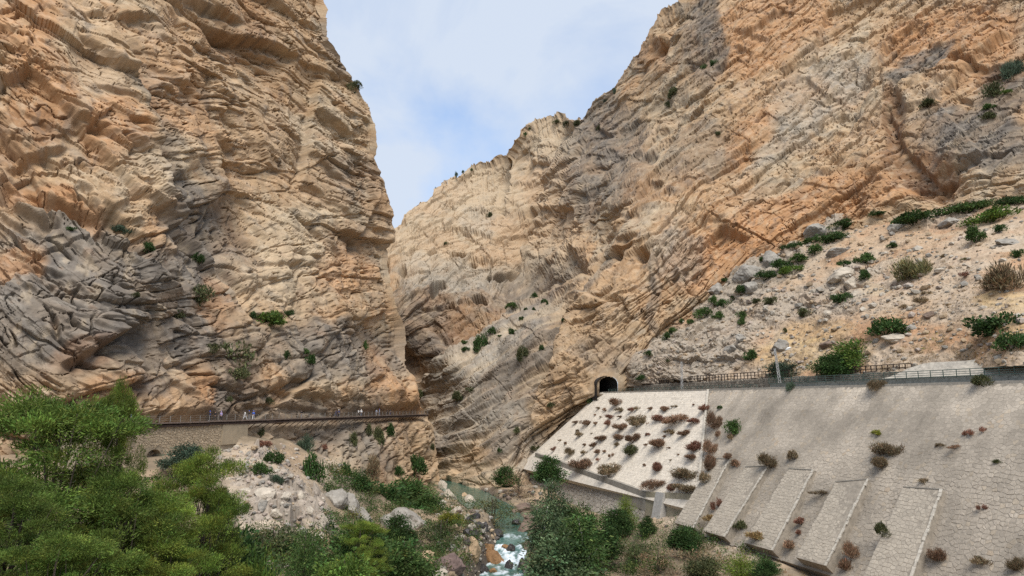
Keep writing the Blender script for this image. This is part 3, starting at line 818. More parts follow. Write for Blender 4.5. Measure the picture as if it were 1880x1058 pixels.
build_stones(cells, lambda u, v, h: rel(W(np.asarray(u) - 22, v, h), white), STONE, tone_white, _rr, white, (0.02, 0.06), 0.014, depth_fn=lambda c: 0.5)
mb = MB()
for w0 in np.arange(0, 26, 1.3):
    mb.bar(rel(W(right_edge(w0), w0, 0.12), white)[0] if False else W(right_edge(w0), w0, 0.12) - np.asarray(white.location), W(right_edge(w0 + 1.28), w0 + 1.28, 0.12) - np.asarray(white.location), 0.45, 0.5)
mb.build('kerb', PALE_EDGE, white)

# --- the grey wall with its five buttresses
grey = empty('retaining_wall', W(95.0, 15.0), 'long grey stone retaining wall with five sloping buttresses under the railway', 'retaining wall')
_g = np.asarray(grey.location)
SMAX = 150.0
_c = [W(46.9, -0.3), W(66.5, 33), W(SMAX, 34), W(SMAX, -0.3)]
mb = MB(); mb.hexa([v - _g - WN * 1.6 for v in _c] + [v - _g for v in _c])
mb.build('backing', MORTAR, grey)
BUTT = [((1317, 845), (1346, 845), (1303, 948), (1264, 946)), ((1375, 860), (1416, 858), (1364, 958), (1321, 955)), ((1455, 863), (1500, 865), (1441, 1003), (1392, 983)),
        ((1542, 887), (1601, 882), (1537, 1037), (1482, 1021)), ((1667, 896), (1737, 900), (1690, 1075), (1600, 1070))]
BUTT_SW = []
for q in BUTT:
    a = [on_wall(*p) for p in q]
    BUTT_SW.append((a[0], a[1], (a[2][0], 33.0), (a[3][0], 33.0)))
def in_butt(s, w, grow=0.0):
    for (tl, tr, br, bl) in BUTT_SW:
        t = (w - tl[1]) / (33.0 - tl[1])
        if t < -0.02: continue
        if tl[0] + (bl[0] - tl[0]) * t - grow < s < tr[0] + (br[0] - tr[0]) * t + grow: return True
    return False
_rr = np.random.default_rng(22)
_pn = np.random.default_rng(23)
def keep_grey(u, v):
    s, w = u + 46, v
    return s > right_edge(w) + 0.5 and 0.3 < w < 33 and s < SMAX - 1 and not in_butt(s, w, 0.1)
cells = vor_cells(168, 52, 0.62, 0.64, 0.8, _rr, keep_grey)
def tone_grey(c, r):
    s, w = c[0] + 46, c[1]
    p = W(s, w)
    n = float(fbm((p / 9.0)[None], 3)[0]); n2 = float(fbm((p / np.array([5, 5, 30.0]))[None] + 9, 2)[0])
    t = np.array([0.325, 0.278, 0.222]) * r.uniform(0.9, 1.1) * (1 + 0.26 * n + 0.34 * n2)
    if w < 5: t = t * 1.12
    if r.random() < 0.08: t = t * np.array([1.05, 1.02, 0.97])
    if n > 0.45 and r.random() < 0.2: t = t * np.array([1.03, 0.96, 0.88])
    return t
build_stones(cells, lambda u, v, h: W(np.asarray(u) + 46, v, h) - _g, STONE, tone_grey, _rr, grey, (0.015, 0.065), 0.016, 300, lambda vs: 1.0 / (np.linalg.norm(vs.mean(0) + _g)) * (1.0 if pix(vs.mean(0) + _g)[0] < 1885 and pix(vs.mean(0) + _g)[1] < 1062 else 0.3), depth_fn=lambda c: 0.16 + 0.62 * float(sstep(8, 22, c[1] + 0.12 * (c[0] - 40))) * (0.6 + 0.5 * float(sstep(20, 75, c[0]))))
for k, (tl, tr, br, bl) in enumerate(BUTT_SW):
    H0, H1 = 0.8, 1.7
    o = W((tl[0] + br[0]) / 2, (tl[1] + 33) / 2) - _g
    c = [tl, bl, br, tr]
    low = [W(*p, -0.2) - _g - o for p in c]
    hi = [W(tl[0], tl[1], H0) - _g - o, W(bl[0], bl[1], H1) - _g - o, W(br[0], br[1], H1) - _g - o, W(tr[0], tr[1], H0) - _g - o]
    mb = MB(); mb.hexa(low + hi)
    b = mb.build('buttress', MORTAR, grey, loc=o)
    Lw = 33 - tl[1]
    def fn(u, v, h, tl=tl, tr=tr, br=br, bl=bl, o=o, Lw=Lw, H0=H0, H1=H1):
        u, v, h = np.asarray(u), np.asarray(v), np.asarray(h)
        t = v / Lw
        s = (tl[0] + (bl[0] - tl[0]) * t) * (1 - u) + (tr[0] + (br[0] - tr[0]) * t) * u
        return W(s, tl[1] + v, H0 + (H1 - H0) * t + h) - _g - o
    wd = tr[0] - tl[0]
    r = np.random.default_rng(30 + k)
    nb = max(5, int(round(wd / 0.6)))
    cc = vor_cells(nb, int(Lw / 0.58), wd * 0.93 / nb, 0.58, 0.75, r)
    build_stones(cc, lambda u, v, h, fn=fn, wd=wd: fn(np.asarray(u) / wd + 0.01, v, h), STONE, lambda c, r: np.array([0.37, 0.32, 0.255]) * r.uniform(0.88, 1.1), r, b, (0.02, 0.08), 0.02, depth_fn=lambda c: 0.45)
    mb = MB()
    e0, e1 = W(tr[0] + 0.02, tr[1], H0 + 0.02) - _g - o, W(br[0] + 0.02, 33, H1 + 0.02) - _g - o
    for q in range(24):
        a, bb = e0 + (e1 - e0) * (q / 24), e0 + (e1 - e0) * ((q + 0.99) / 24)
        jj = UPH * r.uniform(-0.1, 0.1)
        mb.bar(a + jj, bb + jj * 0.4, r.uniform(0.2, 0.42), r.uniform(0.12, 0.2))
    mb.bar(W(tl[0], tl[1], H0 + 0.04) - _g - o, W(tr[0], tr[1], H0 + 0.02) - _g - o, 0.25, 0.14)
    mb.build('mortar_edge', PALE_EDGE, b)

# coping along the top of both walls
mb = MB()
for s0 in np.arange(-3, SMAX, 4.0):
    a = RW0 + RWH * s0 + np.array([0, 0, 0.12]); b_ = RW0 + RWH * (s0 + 3.97) + np.array([0, 0, 0.12 + 0.03 * math.sin(s0)])
    mb.bar(a + UPH * 0.45 - _g, b_ + UPH * 0.45 - _g, 1.0, 0.42)
mb.build('coping', PALE_EDGE, grey)

# --- concrete band and battered lower wall at the river end
Bp, Cp, Dp = W(-17.4, 23.5), W(49.0, 27.9), W(64.5, 26.2)
band = empty('concrete_footing_wall', Cp, 'weathered concrete footing wall along the lower edge of the pale slope', 'concrete wall')
_b = Cp
def hz(v): v = np.array([v[0], v[1], 0.0]); return v / np.linalg.norm(v)
out1 = hz(np.array([-(Cp - Bp)[1], (Cp - Bp)[0], 0]));  out1 = out1 if out1 @ np.array([-1, -0.3, 0]) > 0 else -out1
out2 = hz(np.array([-(Dp - Cp)[1], (Dp - Cp)[0], 0]));  out2 = out2 if out2 @ np.array([-0.5, -1, 0]) > 0 else -out2
def slab(mbx, a, b, o, top, bot, th, batter=0.0):
    z = np.array([0, 0, 1.0])
    A, B_ = a + z * top, b + z * top
    mbx.hexa([a + z * bot - o * th, a + z * bot + o * batter, b + z * bot + o * batter, b + z * bot - o * th, A - o * th, A, B_, B_ - o * th])
nseg = 7
mb = MB()
for k in range(nseg):
    a, b2 = Bp + (Cp - Bp) * (k / nseg), Bp + (Cp - Bp) * ((k + 0.996) / nseg)
    slab(mb, a - _b + out1 * 0.5, b2 - _b + out1 * 0.5, out1, 0.55, -3.3, 1.2, 0.25)
mb.build('parapet', CONCRETE, band)
mb = MB(); slab(mb, Cp - _b + out2 * 0.4, Dp - _b + out2 * 0.4, out2, 0.55, -4.2, 1.2, 0.25); mb.build('end_wall', CONCRETE_Y, band)
rs = Cp + (Dp - Cp) * 0.36 + out2 * 0.7
mb = MB()
dd = hz(Dp - Cp)
mb.hexa([rs - _b + dd * x + out2 * y + np.array([0, 0, z]) for (x, y, z) in ((-1.3, 0, -5.2), (1.3, 0, -5.2), (1.3, 1.9, -5.2), (-1.3, 1.9, -5.2), (-1.3, 0, 0.6), (1.3, 0, 0.6), (1.3, 0.35, 0.6), (-1.3, 0.35, 0.6))])
mb.build('leaning_slab', mat_plain('pale_concrete', (0.36, 0.34, 0.31), var=0.2, scale=1.5, bump=0.2), band)
low = empty('battered_wall', Bp + (Cp - Bp) * 0.6 + np.array([0, 0, -8.0]), 'steep rough masonry wall under the concrete footing, half hidden by trees', 'stone wall')
_l = np.asarray(low.location)
mb = MB(); slab(mb, Bp - _l + out1 * 0.6 + np.array([0, 0, -3.3]), Cp - _l + out1 * 0.6 + np.array([0, 0, -3.3]), out1, 0.0, -14.0, 2.0, 4.6); mb.build('backing', MORTAR, low)
_rr = np.random.default_rng(24)
Lb = np.linalg.norm(Cp - Bp)
def fn_low(u, v, h):
    u, v, h = (np.asarray(q, float)[..., None] for q in (u, v, h))
    base = Bp + (Cp - Bp) * (u / Lb) + out1 * 0.6 + np.array([0, 0, -3.3])
    dnv = out1 * 4.6 / 14.735 + np.array([0, 0, -14.0 / 14.735])
    nn = out1 * 14.0 / 14.735 + np.array([0, 0, 4.6 / 14.735])
    return base + dnv * v + nn * h - _l
cells = vor_cells(int(Lb / 0.8), 17, 0.8, 0.84, 0.8, _rr)
build_stones(cells, fn_low, STONE, lambda c, r: np.array([0.42, 0.375, 0.315]) * r.uniform(0.8, 1.15), _rr, low, (0.03, 0.13), 0.04)

# --- railway ledge and tunnel lining
def strip(name, mat, s0, s1, o0, o1, z, n=40, kind='structure', colr=None):
    s = np.linspace(s0, s1, n)
    A = RW0 + RWH * s[:, None] + UPH * o0; B2 = RW0 + RWH * s[:, None] + UPH * o1
    A[:, 2] += z; B2[:, 2] += z
    V = np.stack([A, B2], 1)
    me = mesh_np(name, V, grid_faces(n, 2), [mat])
    return tag(link(name, me), kind=kind)
BALLAST = mat_plain('track_ballast', (0.20, 0.175, 0.15), var=0.4, scale=6.0, bump=0.6)
strip('railway_bed', BALLAST, -10, SMAX, 0.1, 8.0, -0.02)
tl_o = P(TUNNEL[0], 708, 201.5)
RWD = hz(-RWH)
tun = empty('railway_tunnel', tl_o, 'dark arched railway tunnel mouth at the foot of the right cliff', 'tunnel')
prof = []
hwm = TUNNEL[1] * 201.5 / F; hm = (TUNNEL[3] - TUNNEL[2]) * 201.5 / F
zb = P(TUNNEL[0], TUNNEL[3], 201.5)[2]; spz = hm - hwm * 0.8
for k in range(13):
    a = math.pi * k / 12
    prof.append((hwm * 1.08 * math.cos(a), spz + (hm - spz) * 1.08 * math.sin(a)))
prof = [(hwm * 1.08, -1.5)] + prof + [(-hwm * 1.08, -1.5)]
rings = []
for dpt, sc in ((0.7, 1.0), (1.4, 1.0), (6, 1.02), (16, 1.0), (34, 1.0)):
    rings.append([np.array([x * sc, 0, z]) + RWD * dpt + np.array([0, 0, zb - tl_o[2]]) for x, z in prof])
vs = [v for r in rings for v in r]; m_ = len(prof)
fs = [(i * m_ + k, i * m_ + k + 1, (i + 1) * m_ + k + 1, (i + 1) * m_ + k) for i in range(4) for k in range(m_ - 1)]
fs.append(tuple(4 * m_ + k for k in range(m_)))
fs += [(i * m_, (i + 1) * m_, (i + 2) * m_ - 1, (i + 1) * m_ - 1) for i in range(4)]
SOOT = mat_plain('sooty_rock', (0.035, 0.03, 0.027), var=0.4, scale=0.7, bump=0.6)
link('lining', poly_mesh('lining', vs, fs, SOOT), tun)

# --- low stone wall behind the track with the brown fence on top, green guard rail in front
LOWTOP = 5.75
def lowpt(s, o=7.4, z=LOWTOP):
    p = RW0 + RWH * s + UPH * o; p[2] = z; return p
lw = empty('track_side_wall', lowpt(40), 'low rubble wall running behind the railway track', 'stone wall')
_w = np.asarray(lw.location)
mb = MB()
for s0 in np.arange(2, SMAX, 3.0):
    top = LOWTOP + 0.12 * math.sin(s0 * 0.7)
    a, b2 = lowpt(s0, 7.6, (3.0 + top) / 2), lowpt(s0 + 2.99, 7.6, (3.0 + top) / 2)
    mb.bar(a - _w, b2 - _w, 0.7, top - 3.0)
mb.build('core', MORTAR, lw)
_rr = np.random.default_rng(25)
cells = vor_cells(int(145 / 0.7), 5, 0.7, 0.54, 0.7, _rr)
def fn_lw(u, v, h):
    u, v, h = (np.asarray(q, float)[..., None] for q in (u, v, h))
    return RW0 * np.array([1, 1, 0]) + RWH * np.array([1, 1, 0]) * (u + 2) + UPH * (7.22 - h) + np.array([0, 0, 1.0]) * (LOWTOP - v) - _w
build_stones(cells, fn_lw, STONE, lambda c, r: np.array([0.25, 0.215, 0.17]) * r.uniform(0.65, 1.25), _rr, lw, (0.03, 0.12), 0.035)

RUST = mat_plain('rusty_brown_steel', (0.045, 0.03, 0.024), rough=0.7, var=0.35, scale=5)
GREENM = mat_plain('green_painted_steel', (0.085, 0.13, 0.11), rough=0.55, var=0.3, scale=5)
def fence(name, s0, s1, off, z0, hgt, step, rails, mat, label, thick=0.13, cat='fence', zfn=None):
    e = empty(name, RW0 + RWH * ((s0 + s1) / 2) + UPH * off + np.array([0, 0, z0 - 3.4]), label, cat)
    o = np.asarray(e.location)
    mb = MB(); mb.box((0, 0, hgt / 2), (thick, thick, hgt)); pm = mb.mesh('post', mat)
    zf = zfn or (lambda s: z0)
    n = int((s1 - s0) / step)
    for k in range(n + 1):
        s = s0 + (s1 - s0) * k / n
        p = RW0 + RWH * s + UPH * off; p[2] = zf(s) - 0.05
        link('post', pm, e, loc=p - o, rot=(random.uniform(-.03, .03), random.uniform(-.03, .03), 0.36))
    for f_, t in rails:
        mb = MB()
        m = max(2, n // 6)
        for k in range(m):
            a = RW0 + RWH * (s0 + (s1 - s0) * k / m) + UPH * (off - 0.09); b2 = RW0 + RWH * (s0 + (s1 - s0) * (k + 0.995) / m) + UPH * (off - 0.09)
            a[2] = zf(s0 + (s1 - s0) * k / m) + f_ * hgt; b2[2] = zf(s0 + (s1 - s0) * (k + 1) / m) + f_ * hgt
            mb.bar(a - o, b2 - o, t, t)
        mb.build('rail', mat, e)
    return e
fence('track_fence', 3.0, 63.5, 7.6, LOWTOP, 1.55, 1.15, ((0.97, 0.13), (0.55, 0.11), (0.14, 0.11)), RUST, 'rusty brown fence on the low wall from the tunnel to the lamp post')
fence('track_fence', 71.0, 92.0, 7.6, LOWTOP, 1.3, 1.15, ((0.97, 0.13), (0.5, 0.11), (0.14, 0.11)), RUST, 'shorter rusty brown fence in front of the bright green tree right of the lamp post')
fence('guard_rail', -1.0, 62.0, 0.55, 3.75, 0.8, 2.0, ((0.98, 0.07), (0.5, 0.05)), GREENM, 'thin green guard rail along the top of the pale slope', 0.07, 'railing', lambda s: 3.85 - 0.0052 * s)
fence('guard_rail', 62.5, 148.0, 3.2, 4.4, 1.1, 2.1, ((0.98, 0.10), (0.66, 0.07), (0.36, 0.07), (0.08, 0.10)), GREENM, 'green guard rail beside the track above the grey wall', 0.09, 'railing', lambda s: 4.5 - 0.002 * s)
GRN = mat_plain('grey_green_concrete', (0.25, 0.255, 0.225), var=0.3, scale=2.0, bump=0.2)
cd = empty('cable_duct', RW0 + RWH * 100 + UPH * 3.4, 'long grey green concrete duct along the railway above the grey wall', 'cable duct')
mb = MB()
for s0 in np.arange(62.5, 148, 3.0):
    a, b2 = RW0 + RWH * s0 + UPH * 3.7, RW0 + RWH * (s0 + 2.96) + UPH * 3.7
    a[2] = b2[2] = 3.85
    mb.bar(a - np.asarray(cd.location), b2 - np.asarray(cd.location), 0.5, 1.2)
mb.build('duct_body', GRN, cd)

# pale gravel bank between the track and the slope at the right
def gravel_bank():
    ns, no = 90, 12
    S, O = np.meshgrid(np.linspace(84, SMAX, ns), np.linspace(4.6, 7.3, no), indexing='ij')
    V = RW0[None, None] + RWH * S[..., None] + UPH * O[..., None]
    rise = sstep(84, 96, S)
    V[..., 2] = 4.3 + rise * (O - 4.6) / 2.7 * 2.6 + 0.12 * fbm(V.reshape(-1, 3) / 1.1, 3).reshape(S.shape)
    c = np.array([0.42, 0.375, 0.31]) * (1 + 0.25 * fbm(V.reshape(-1, 3) / 0.5 + 5, 3).reshape(S.shape))[..., None]
    tag(link('gravel_bank', mesh_np('gravel_bank', V, grid_faces(ns, no)[:, ::-1], [GROUND], c.reshape(-1, 3))), kind='structure')
gravel_bank()

# --- lattice mast with a lamp, and the thin mast near the tunnel
STEEL = mat_plain('galvanised_steel', (0.42, 0.41, 0.39), rough=0.5, var=0.15, scale=4, metal=0.3)
WHITE = mat_plain('white_paint', (0.72, 0.71, 0.68), rough=0.5, var=0.06, scale=4)
def mast(px, py_top, py_foot, s, off, label, arm):
    base = RW0 + RWH * s + UPH * off
    base[2] = 3.1
    d = np.linalg.norm(base)
    ztop = Pz(px, py_top, 1.0); ztop = P(px, py_top, base[1])[2]
    base = np.array([P(px, py_foot, base[1])[0], base[1], 3.1]); lean = (P(px - (11 if arm else 1), py_top, base[1])[0] - base[0])
    H = ztop - base[2]
    e = empty('lamp_mast' if arm else 'lattice_mast', base, label, 'mast')
    e.rotation_euler = (0, math.atan2(lean, H), 0)
    mb = MB()
    w0, w1 = 0.24, 0.15
    for sx, sy in ((-1, -1), (1, -1), (1, 1), (-1, 1)):
        mb.bar((sx * w0, sy * w0 * .6, 0), (sx * w1, sy * w1 * .6, H), 0.06)
    mb.build('mast_leg', STEEL, e)
    mb = MB(); nz = int(H / 0.55)
    for k in range(nz):
        z0, z1 = H * k / nz, H * (k + 1) / nz
        wa, wb = w0 + (w1 - w0) * k / nz, w0 + (w1 - w0) * (k + 1) / nz
        sg = 1 if k % 2 else -1
        for y in (-1, 1):
            mb.bar((sg * wa, y * wa * .6, z0), (-sg * wb, y * wb * .6, z1), 0.05)
        for x in (-1, 1):
            mb.bar((x * wa, sg * wa * .6, z0), (x * wb, -sg * wb * .6, z1), 0.05)
    mb.build('lattice', STEEL, e)
    if arm:
        mb = MB(); mb.bar((0, 0, H * 0.80), (2.2, -0.3, H * 0.93), 0.07); mb.bar((0, 0, H * 0.9), (0, 0, H * 1.0), 0.09); mb.build('arm', STEEL, e)
        mb = MB(); mb.tube([(2.0, -0.3, H * 0.935), (2.5, -0.34, H * 0.975), (3.0, -0.38, H * 0.99), (3.25, -0.4, H * 0.985)], [0.07, 0.18, 0.17, 0.07], 8)
        lo = mb.build('lamp_head', WHITE, e, True)
        mb = MB(); mb.box((2.6, -0.35, H * 0.968 - 0.16), (0.8, 0.3, 0.08)); mb.build('lamp_glass', mat_plain('milky_glass', (0.6, 0.6, 0.58), rough=0.2, var=0.03), lo)
    return e
mast(1433, 640, 706, 64.5, 3.0, 'pale lattice mast carrying a street lamp beside the railway', True)
mast(1252, 664, 712, 32.0, 3.0, 'thin pale lattice mast between the tunnel and the lamp', False)

# ------------------------------------------------------------------ scree slope above the railway
EARTH = np.array([0.40, 0.285, 0.185]); STRAW = np.array([0.45, 0.315, 0.155]); GRAVEL = np.array([0.42, 0.34, 0.255]); SOIL = np.array([0.22, 0.17, 0.115])
KINDC.update({'e': EARTH, 's': STRAW, 'v': GRAVEL, 'i': SOIL, 'r': np.array([0.36, 0.19, 0.095])})
SB = np.array([(1150, 700), (1165, 690), (1200, 640), (1240, 600), (1320, 545), (1350, 495), (1440, 450), (1520, 405), (1620, 395), (1740, 385), (1880, 360), (2120, 300)], float)

def build_scree():
    ss = np.linspace(3, 190, 40)
    foot = np.array([lowpt(s, 7.9, LOWTOP - 0.3) for s in ss])
    fx, fy = pix(foot)
    o = np.argsort(fx); fx, fy, fY = fx[o], fy[o], foot[o, 1]
    ctrl = [(x, y, Y) for x, y, Y in zip(fx[::4], fy[::4], fY[::4])]
    ctrl += [(1165, 690, 200), (1200, 640, 206), (1240, 600, 208), (1320, 545, 209), (1350, 495, 212), (1440, 450, 213), (1520, 405, 210), (1620, 395, 200), (1740, 385, 186), (1880, 360, 162), (2120, 300, 140),
             (1300, 620, 190), (1400, 560, 186), (1400, 640, 163), (1500, 500, 186), (1500, 600, 155), (1600, 480, 172), (1600, 600, 134), (1700, 450, 160), (1700, 560, 130), (1800, 430, 148), (1880, 500, 122), (1880, 600, 100), (1250, 660, 190)]
    f = tps([c[:2] for c in ctrl], np.log([c[2] for c in ctrl]), 1e-4)
    NR, NC = 270, 470
    pxc = np.linspace(1150, 2110, NC)
    bot = np.interp(pxc, fx, fy, left=fy[0], right=fy[-1])
    top = np.interp(pxc, SB[:, 0], SB[:, 1]) - 26
    t = np.linspace(0, 1, NR)[:, None]
    PY = top[None] + (np.maximum(bot, top + 30) - top)[None] * t
    px = np.broadcast_to(pxc[None], PY.shape).copy()
    V = P(px, PY, np.exp(f(px, PY)))
    n = grid_normals(V)
    p = V.reshape(-1, 3)
    wx = 10 * fbm(p / 12.0 + 3, 3).reshape(px.shape); wy = 10 * fbm(p / 12.0 + 53, 3).reshape(px.shape)
    rocky = np.maximum.reduce([blob(px, PY, 1400, 505, 110, 34, 30, wx, wy), blob(px, PY, 1290, 640, 120, 60, 20, wx, wy), blob(px, PY, 1230, 680, 80, 40, 0, wx, wy), blob(px, PY, 1530, 410, 60, 18, 20, wx, wy),
                               0.7 * blob(px, PY, 1560, 510, 60, 26, 10, wx, wy), 0.6 * blob(px, PY, 1740, 400, 60, 20, 10, wx, wy), blob(px, PY, 1330, 560, 70, 30, 30, wx, wy), 0.7 * blob(px, PY, 1480, 560, 120, 40, 10, wx, wy)])
    d, fine, r1, r2, r3, q = rock_relief(V, bed_frame(30, 10), px, PY, 0.6, 0.55)
    base = 0.9 * fbm(p / 8.0 + 5, 4).reshape(px.shape) + 0.16 * fbm(p / 0.9, 3).reshape(px.shape)
    rk = np.clip(rocky * 1.2, 0, 1)
    d = base + rk * (1.4 + d * 1.2 + fine * 1.3)
    V2 = V + n * d[..., None]
    c = np.broadcast_to(EARTH, px.shape + (3,)).copy()
    def lay(col, a):
        nonlocal c
        a = np.clip(a, 0, 1)[..., None]; c = c * (1 - a) + np.asarray(col) * a
    n1 = fbm(p / 10.0 + 40, 4).reshape(px.shape); n2 = fbm(p / 2.2 + 60, 4).reshape(px.shape)
    lay(GRAVEL, 0.65 * sstep(-0.1, 0.4, n1))
    lay(KINDC['r'], 0.55 * sstep(0.1, 0.5, -n1 + 0.4 * n2))
    for (x, y, rx, ry, a, k, s) in [(1500, 610, 80, 26, 10, 's', .8), (1600, 530, 50, 12, 0, 's', .6), (1850, 555, 60, 22, 0, 's', .7), (1480, 650, 120, 28, 0, 's', .6), (1700, 620, 90, 30, 0, 'r', .5), (1800, 450, 110, 40, 20, 'v', .6),
                                   (1700, 520, 130, 40, 10, 'v', .6), (1650, 440, 80, 26, 0, 'e', .7), (1560, 600, 140, 30, 0, 'r', .35), (1880, 600, 60, 30, 0, 's', .6)]:
        lay(KINDC[k], s * blob(px, PY, x, y, rx, ry, a, wx, wy) * (0.55 + 0.45 * sstep(-0.2, 0.3, n2)))
    lay(np.array([0.325, 0.28, 0.225]), 0.9 * rk * (0.75 + 0.25 * sstep(-0.3, 0.3, n2)))
    lay(SOIL, 0.35 * sstep(0.3, 0.6, n2))
    c = c * (1 + 0.2 * n2)[..., None]
    me = mesh_np('hillside', V2, grid_faces(NR, NC)[:, ::-1], [GROUND], c.reshape(-1, 3))
    return tag(link('hillside', me), kind='structure')
SCREE = build_scree()

# ------------------------------------------------------------------ the valley floor and the river
RIV = [Pz(770, 868, -24.5), Pz(818, 884, -24.5), Pz(862, 906, -24.5), Pz(905, 935, -24.6), Pz(935, 962, -25.0), Pz(945, 985, -25.6), Pz(940, 1005, -26.1), Pz(930, 1030, -27.6), Pz(920, 1058, -28.2)]
RIV += [np.array([-4, 92, -28.8]), np.array([-14, 66, -29.3]), np.array([-30, 36, -29.8]), np.array([-60, 10, -30])]
RIV = np.array([np.array([RIV[0][0] - 12, RIV[0][1] + 60, -24.5])] + RIV)
RWID = np.array([8, 8, 7.5, 8.5, 8, 5.6, 5.4, 5.2, 5.4, 6.5, 7, 8, 8, 8], float)

def riv_near(x, y):
    """Distance to the river's middle line, water height and width there."""
    best = np.full(x.shape, 1e9); z = np.zeros(x.shape); w = np.zeros(x.shape); al = np.zeros(x.shape)
    acc = 0.0
    for k in range(len(RIV) - 1):
        a, b = RIV[k], RIV[k + 1]; ab = b[:2] - a[:2]; L2 = ab @ ab
        t = np.clip(((x - a[0]) * ab[0] + (y - a[1]) * ab[1]) / L2, 0, 1)
        d = np.hypot(x - a[0] - t * ab[0], y - a[1] - t * ab[1])
        m = d < best
        best = np.where(m, d, best); z = np.where(m, a[2] + t * (b[2] - a[2]), z); w = np.where(m, RWID[k] + t * (RWID[k + 1] - RWID[k]), w)
        al = np.where(m, acc + t * math.sqrt(L2), al); acc += math.sqrt(L2)
    return best, z, w, al

G_CTRL = [P(*c) for c in [(200, 838, 101), (300, 834, 111), (440, 826, 125), (370, 842, 116), (500, 846, 127), (480, 868, 119), (430, 900, 105), (520, 890, 112), (600, 945, 108), (560, 1000, 93), (450, 960, 93), (560, 868, 134), (640, 860, 154),
          (0, 860, 92), (-200, 900, 80),
          (1000, 950, 172), (1050, 985, 152), (1110, 1000, 140), (1010, 1040, 124), (1180, 960, 143), (1235, 948, 140), (1285, 945, 134), (1330, 962, 128), (1400, 1005, 114), (1500, 1037, 102), (1650, 1075, 90), (1880, 1085, 78), (1450, 1070, 90), (960, 900, 196), (980, 920, 185), (850, 1005, 116), (856, 1056, 106), (830, 965, 134), (990, 1056, 113), (975, 1000, 128), (860, 935, 150)]]
G_CTRL += [np.array(c, float) for c in [(0, 0, -1.7), (0, -10, -1.7), (12, 6, -4), (-14, 6, -4), (0, 14, -9), (30, 12, -9), (-35, 12, -9), (45, 45, -19), (70, 30, -19), (-70, 40, -14), (-90, 90, -5), (0, 45, -23), (15, 70, -25), (100, 60, -18), (-60, -10, -5), (60, -10, -6)]]
for (x, y, Y, dz) in [(640, 900, 140, -2), (700, 895, 168, -3.5), (780, 885, 205, -3), (640, 965, 116, -4), (720, 940, 141, -3.5), (770, 960, 128, -3), (800, 1000, 120, -2.5), (700, 1050, 98, -4), (780, 1050, 100, -3), (640, 1010, 96, -4), (560, 1058, 72, -4), (500, 1058, 76, -4), (820, 930, 150, -2), (800, 905, 185, -2.5),
                      (200, 1000, 62, -5), (0, 1000, 47, -5), (0, 1058, 40, -5), (300, 1058, 58, -5), (100, 880, 88, -3), (1250, 1000, 120, -1.5), (1150, 1050, 112, -2.5), (1300, 1058, 100, -1.5), (1100, 1090, 100, -3), (590, 1045, 84, -3)]:
    p_ = P(x, y, Y); p_[2] += dz
    p_[2] = max(p_[2], -28.0); G_CTRL.append(p_)
G_CTRL = np.array(G_CTRL)
_gt = tps(G_CTRL[:, :2] * 5, G_CTRL[:, 2], 2e-5)
RUB = P(505, 930, 106)

def ground_z(x, y):
    x, y = np.asarray(x, float), np.asarray(y, float)
    z = _gt(x * 5, y * 5)
    d, wz, w, al = riv_near(x, y)
    p = np.stack([x, y, z * 0], -1).reshape(-1, 3)
    z = z + 0.8 * fbm(p / 7.0, 4).reshape(x.shape) + 0.18 * fbm(p / 1.1 + 7, 3).reshape(x.shape)
    A, B_ = Pz(196, 781, -2.75), Pz(436, 772.2, -2.75)
    ab = (B_ - A)[:2]; Lw = np.hypot(*ab); ab = ab / Lw
    tt = (x - A[0]) * ab[0] + (y - A[1]) * ab[1]; dd = (x - A[0]) * ab[1] - (y - A[1]) * ab[0]
    cap = -8.0 - 0.22 * np.maximum(dd, 0) + 6 * sstep(Lw - 2, Lw + 4, tt) + 6 * sstep(5, 13, dd)
    z = np.where((tt > -20) & (tt < Lw + 4) & (dd > -4), np.minimum(z, cap), z)
    z = np.maximum(z, wz + 0.3)
    k = sstep(w * 0.42, w * 0.5 + 3.0, d)
    return (wz - 1.2) * (1 - k) + z * k

def build_ground():
    NX, NY = 270, 330
    X, Y = np.meshgrid(np.linspace(-135, 105, NX), np.linspace(-14, 262, NY))
    Z = ground_z(X, Y)
    V = np.stack([X, Y, Z], -1)
    p = V.reshape(-1, 3)
    n1 = fbm(p / 9.0 + 40, 4).reshape(X.shape); n2 = fbm(p / 2.0 + 60, 4).reshape(X.shape)
    c = np.broadcast_to(SOIL, X.shape + (3,)).copy()
    def lay(col, a):
        nonlocal c
        a = np.clip(a, 0, 1)[..., None]; c = c * (1 - a) + np.asarray(col) * a
    lay(EARTH * 0.9, 0.7 * sstep(-0.15, 0.35, n1))
    PX, PY = pix(V)
    w0 = 12 * n1
    for (x, y, rx, ry, a, k, s) in [(500, 930, 110, 80, -20, 'v', 1.0), (450, 850, 70, 40, 0, 'v', .8), (620, 880, 60, 40, -30, 'v', .7), (1330, 985, 150, 26, -22, 'v', .9), (1450, 1020, 90, 20, -15, 'v', .8), (1600, 1060, 160, 16, -10, 'r', .6), (1360, 960, 70, 14, -20, 'r', .5), (1260, 960, 60, 20, -10, 'v', .7)]:
        lay(KINDC[k], s * (V[..., 1] > 60) * blob(PX, PY, x, y, rx, ry, a, w0, w0) * (0.7 + 0.3 * sstep(-0.2, 0.3, n2)))
    d, wz, w, al = riv_near(X, Y)
    lay(np.array([0.085, 0.072, 0.06]), 0.9 * (1 - sstep(w * 0.5 + 1.0, w * 0.5 + 3.2, d + n2)))
    c = c * (1 + 0.25 * n2)[..., None]
    me = mesh_np('ground', V, grid_faces(NY, NX), [GROUND], c.reshape(-1, 3))
    return tag(link('ground', me), kind='structure')
GROUND_O = build_ground()
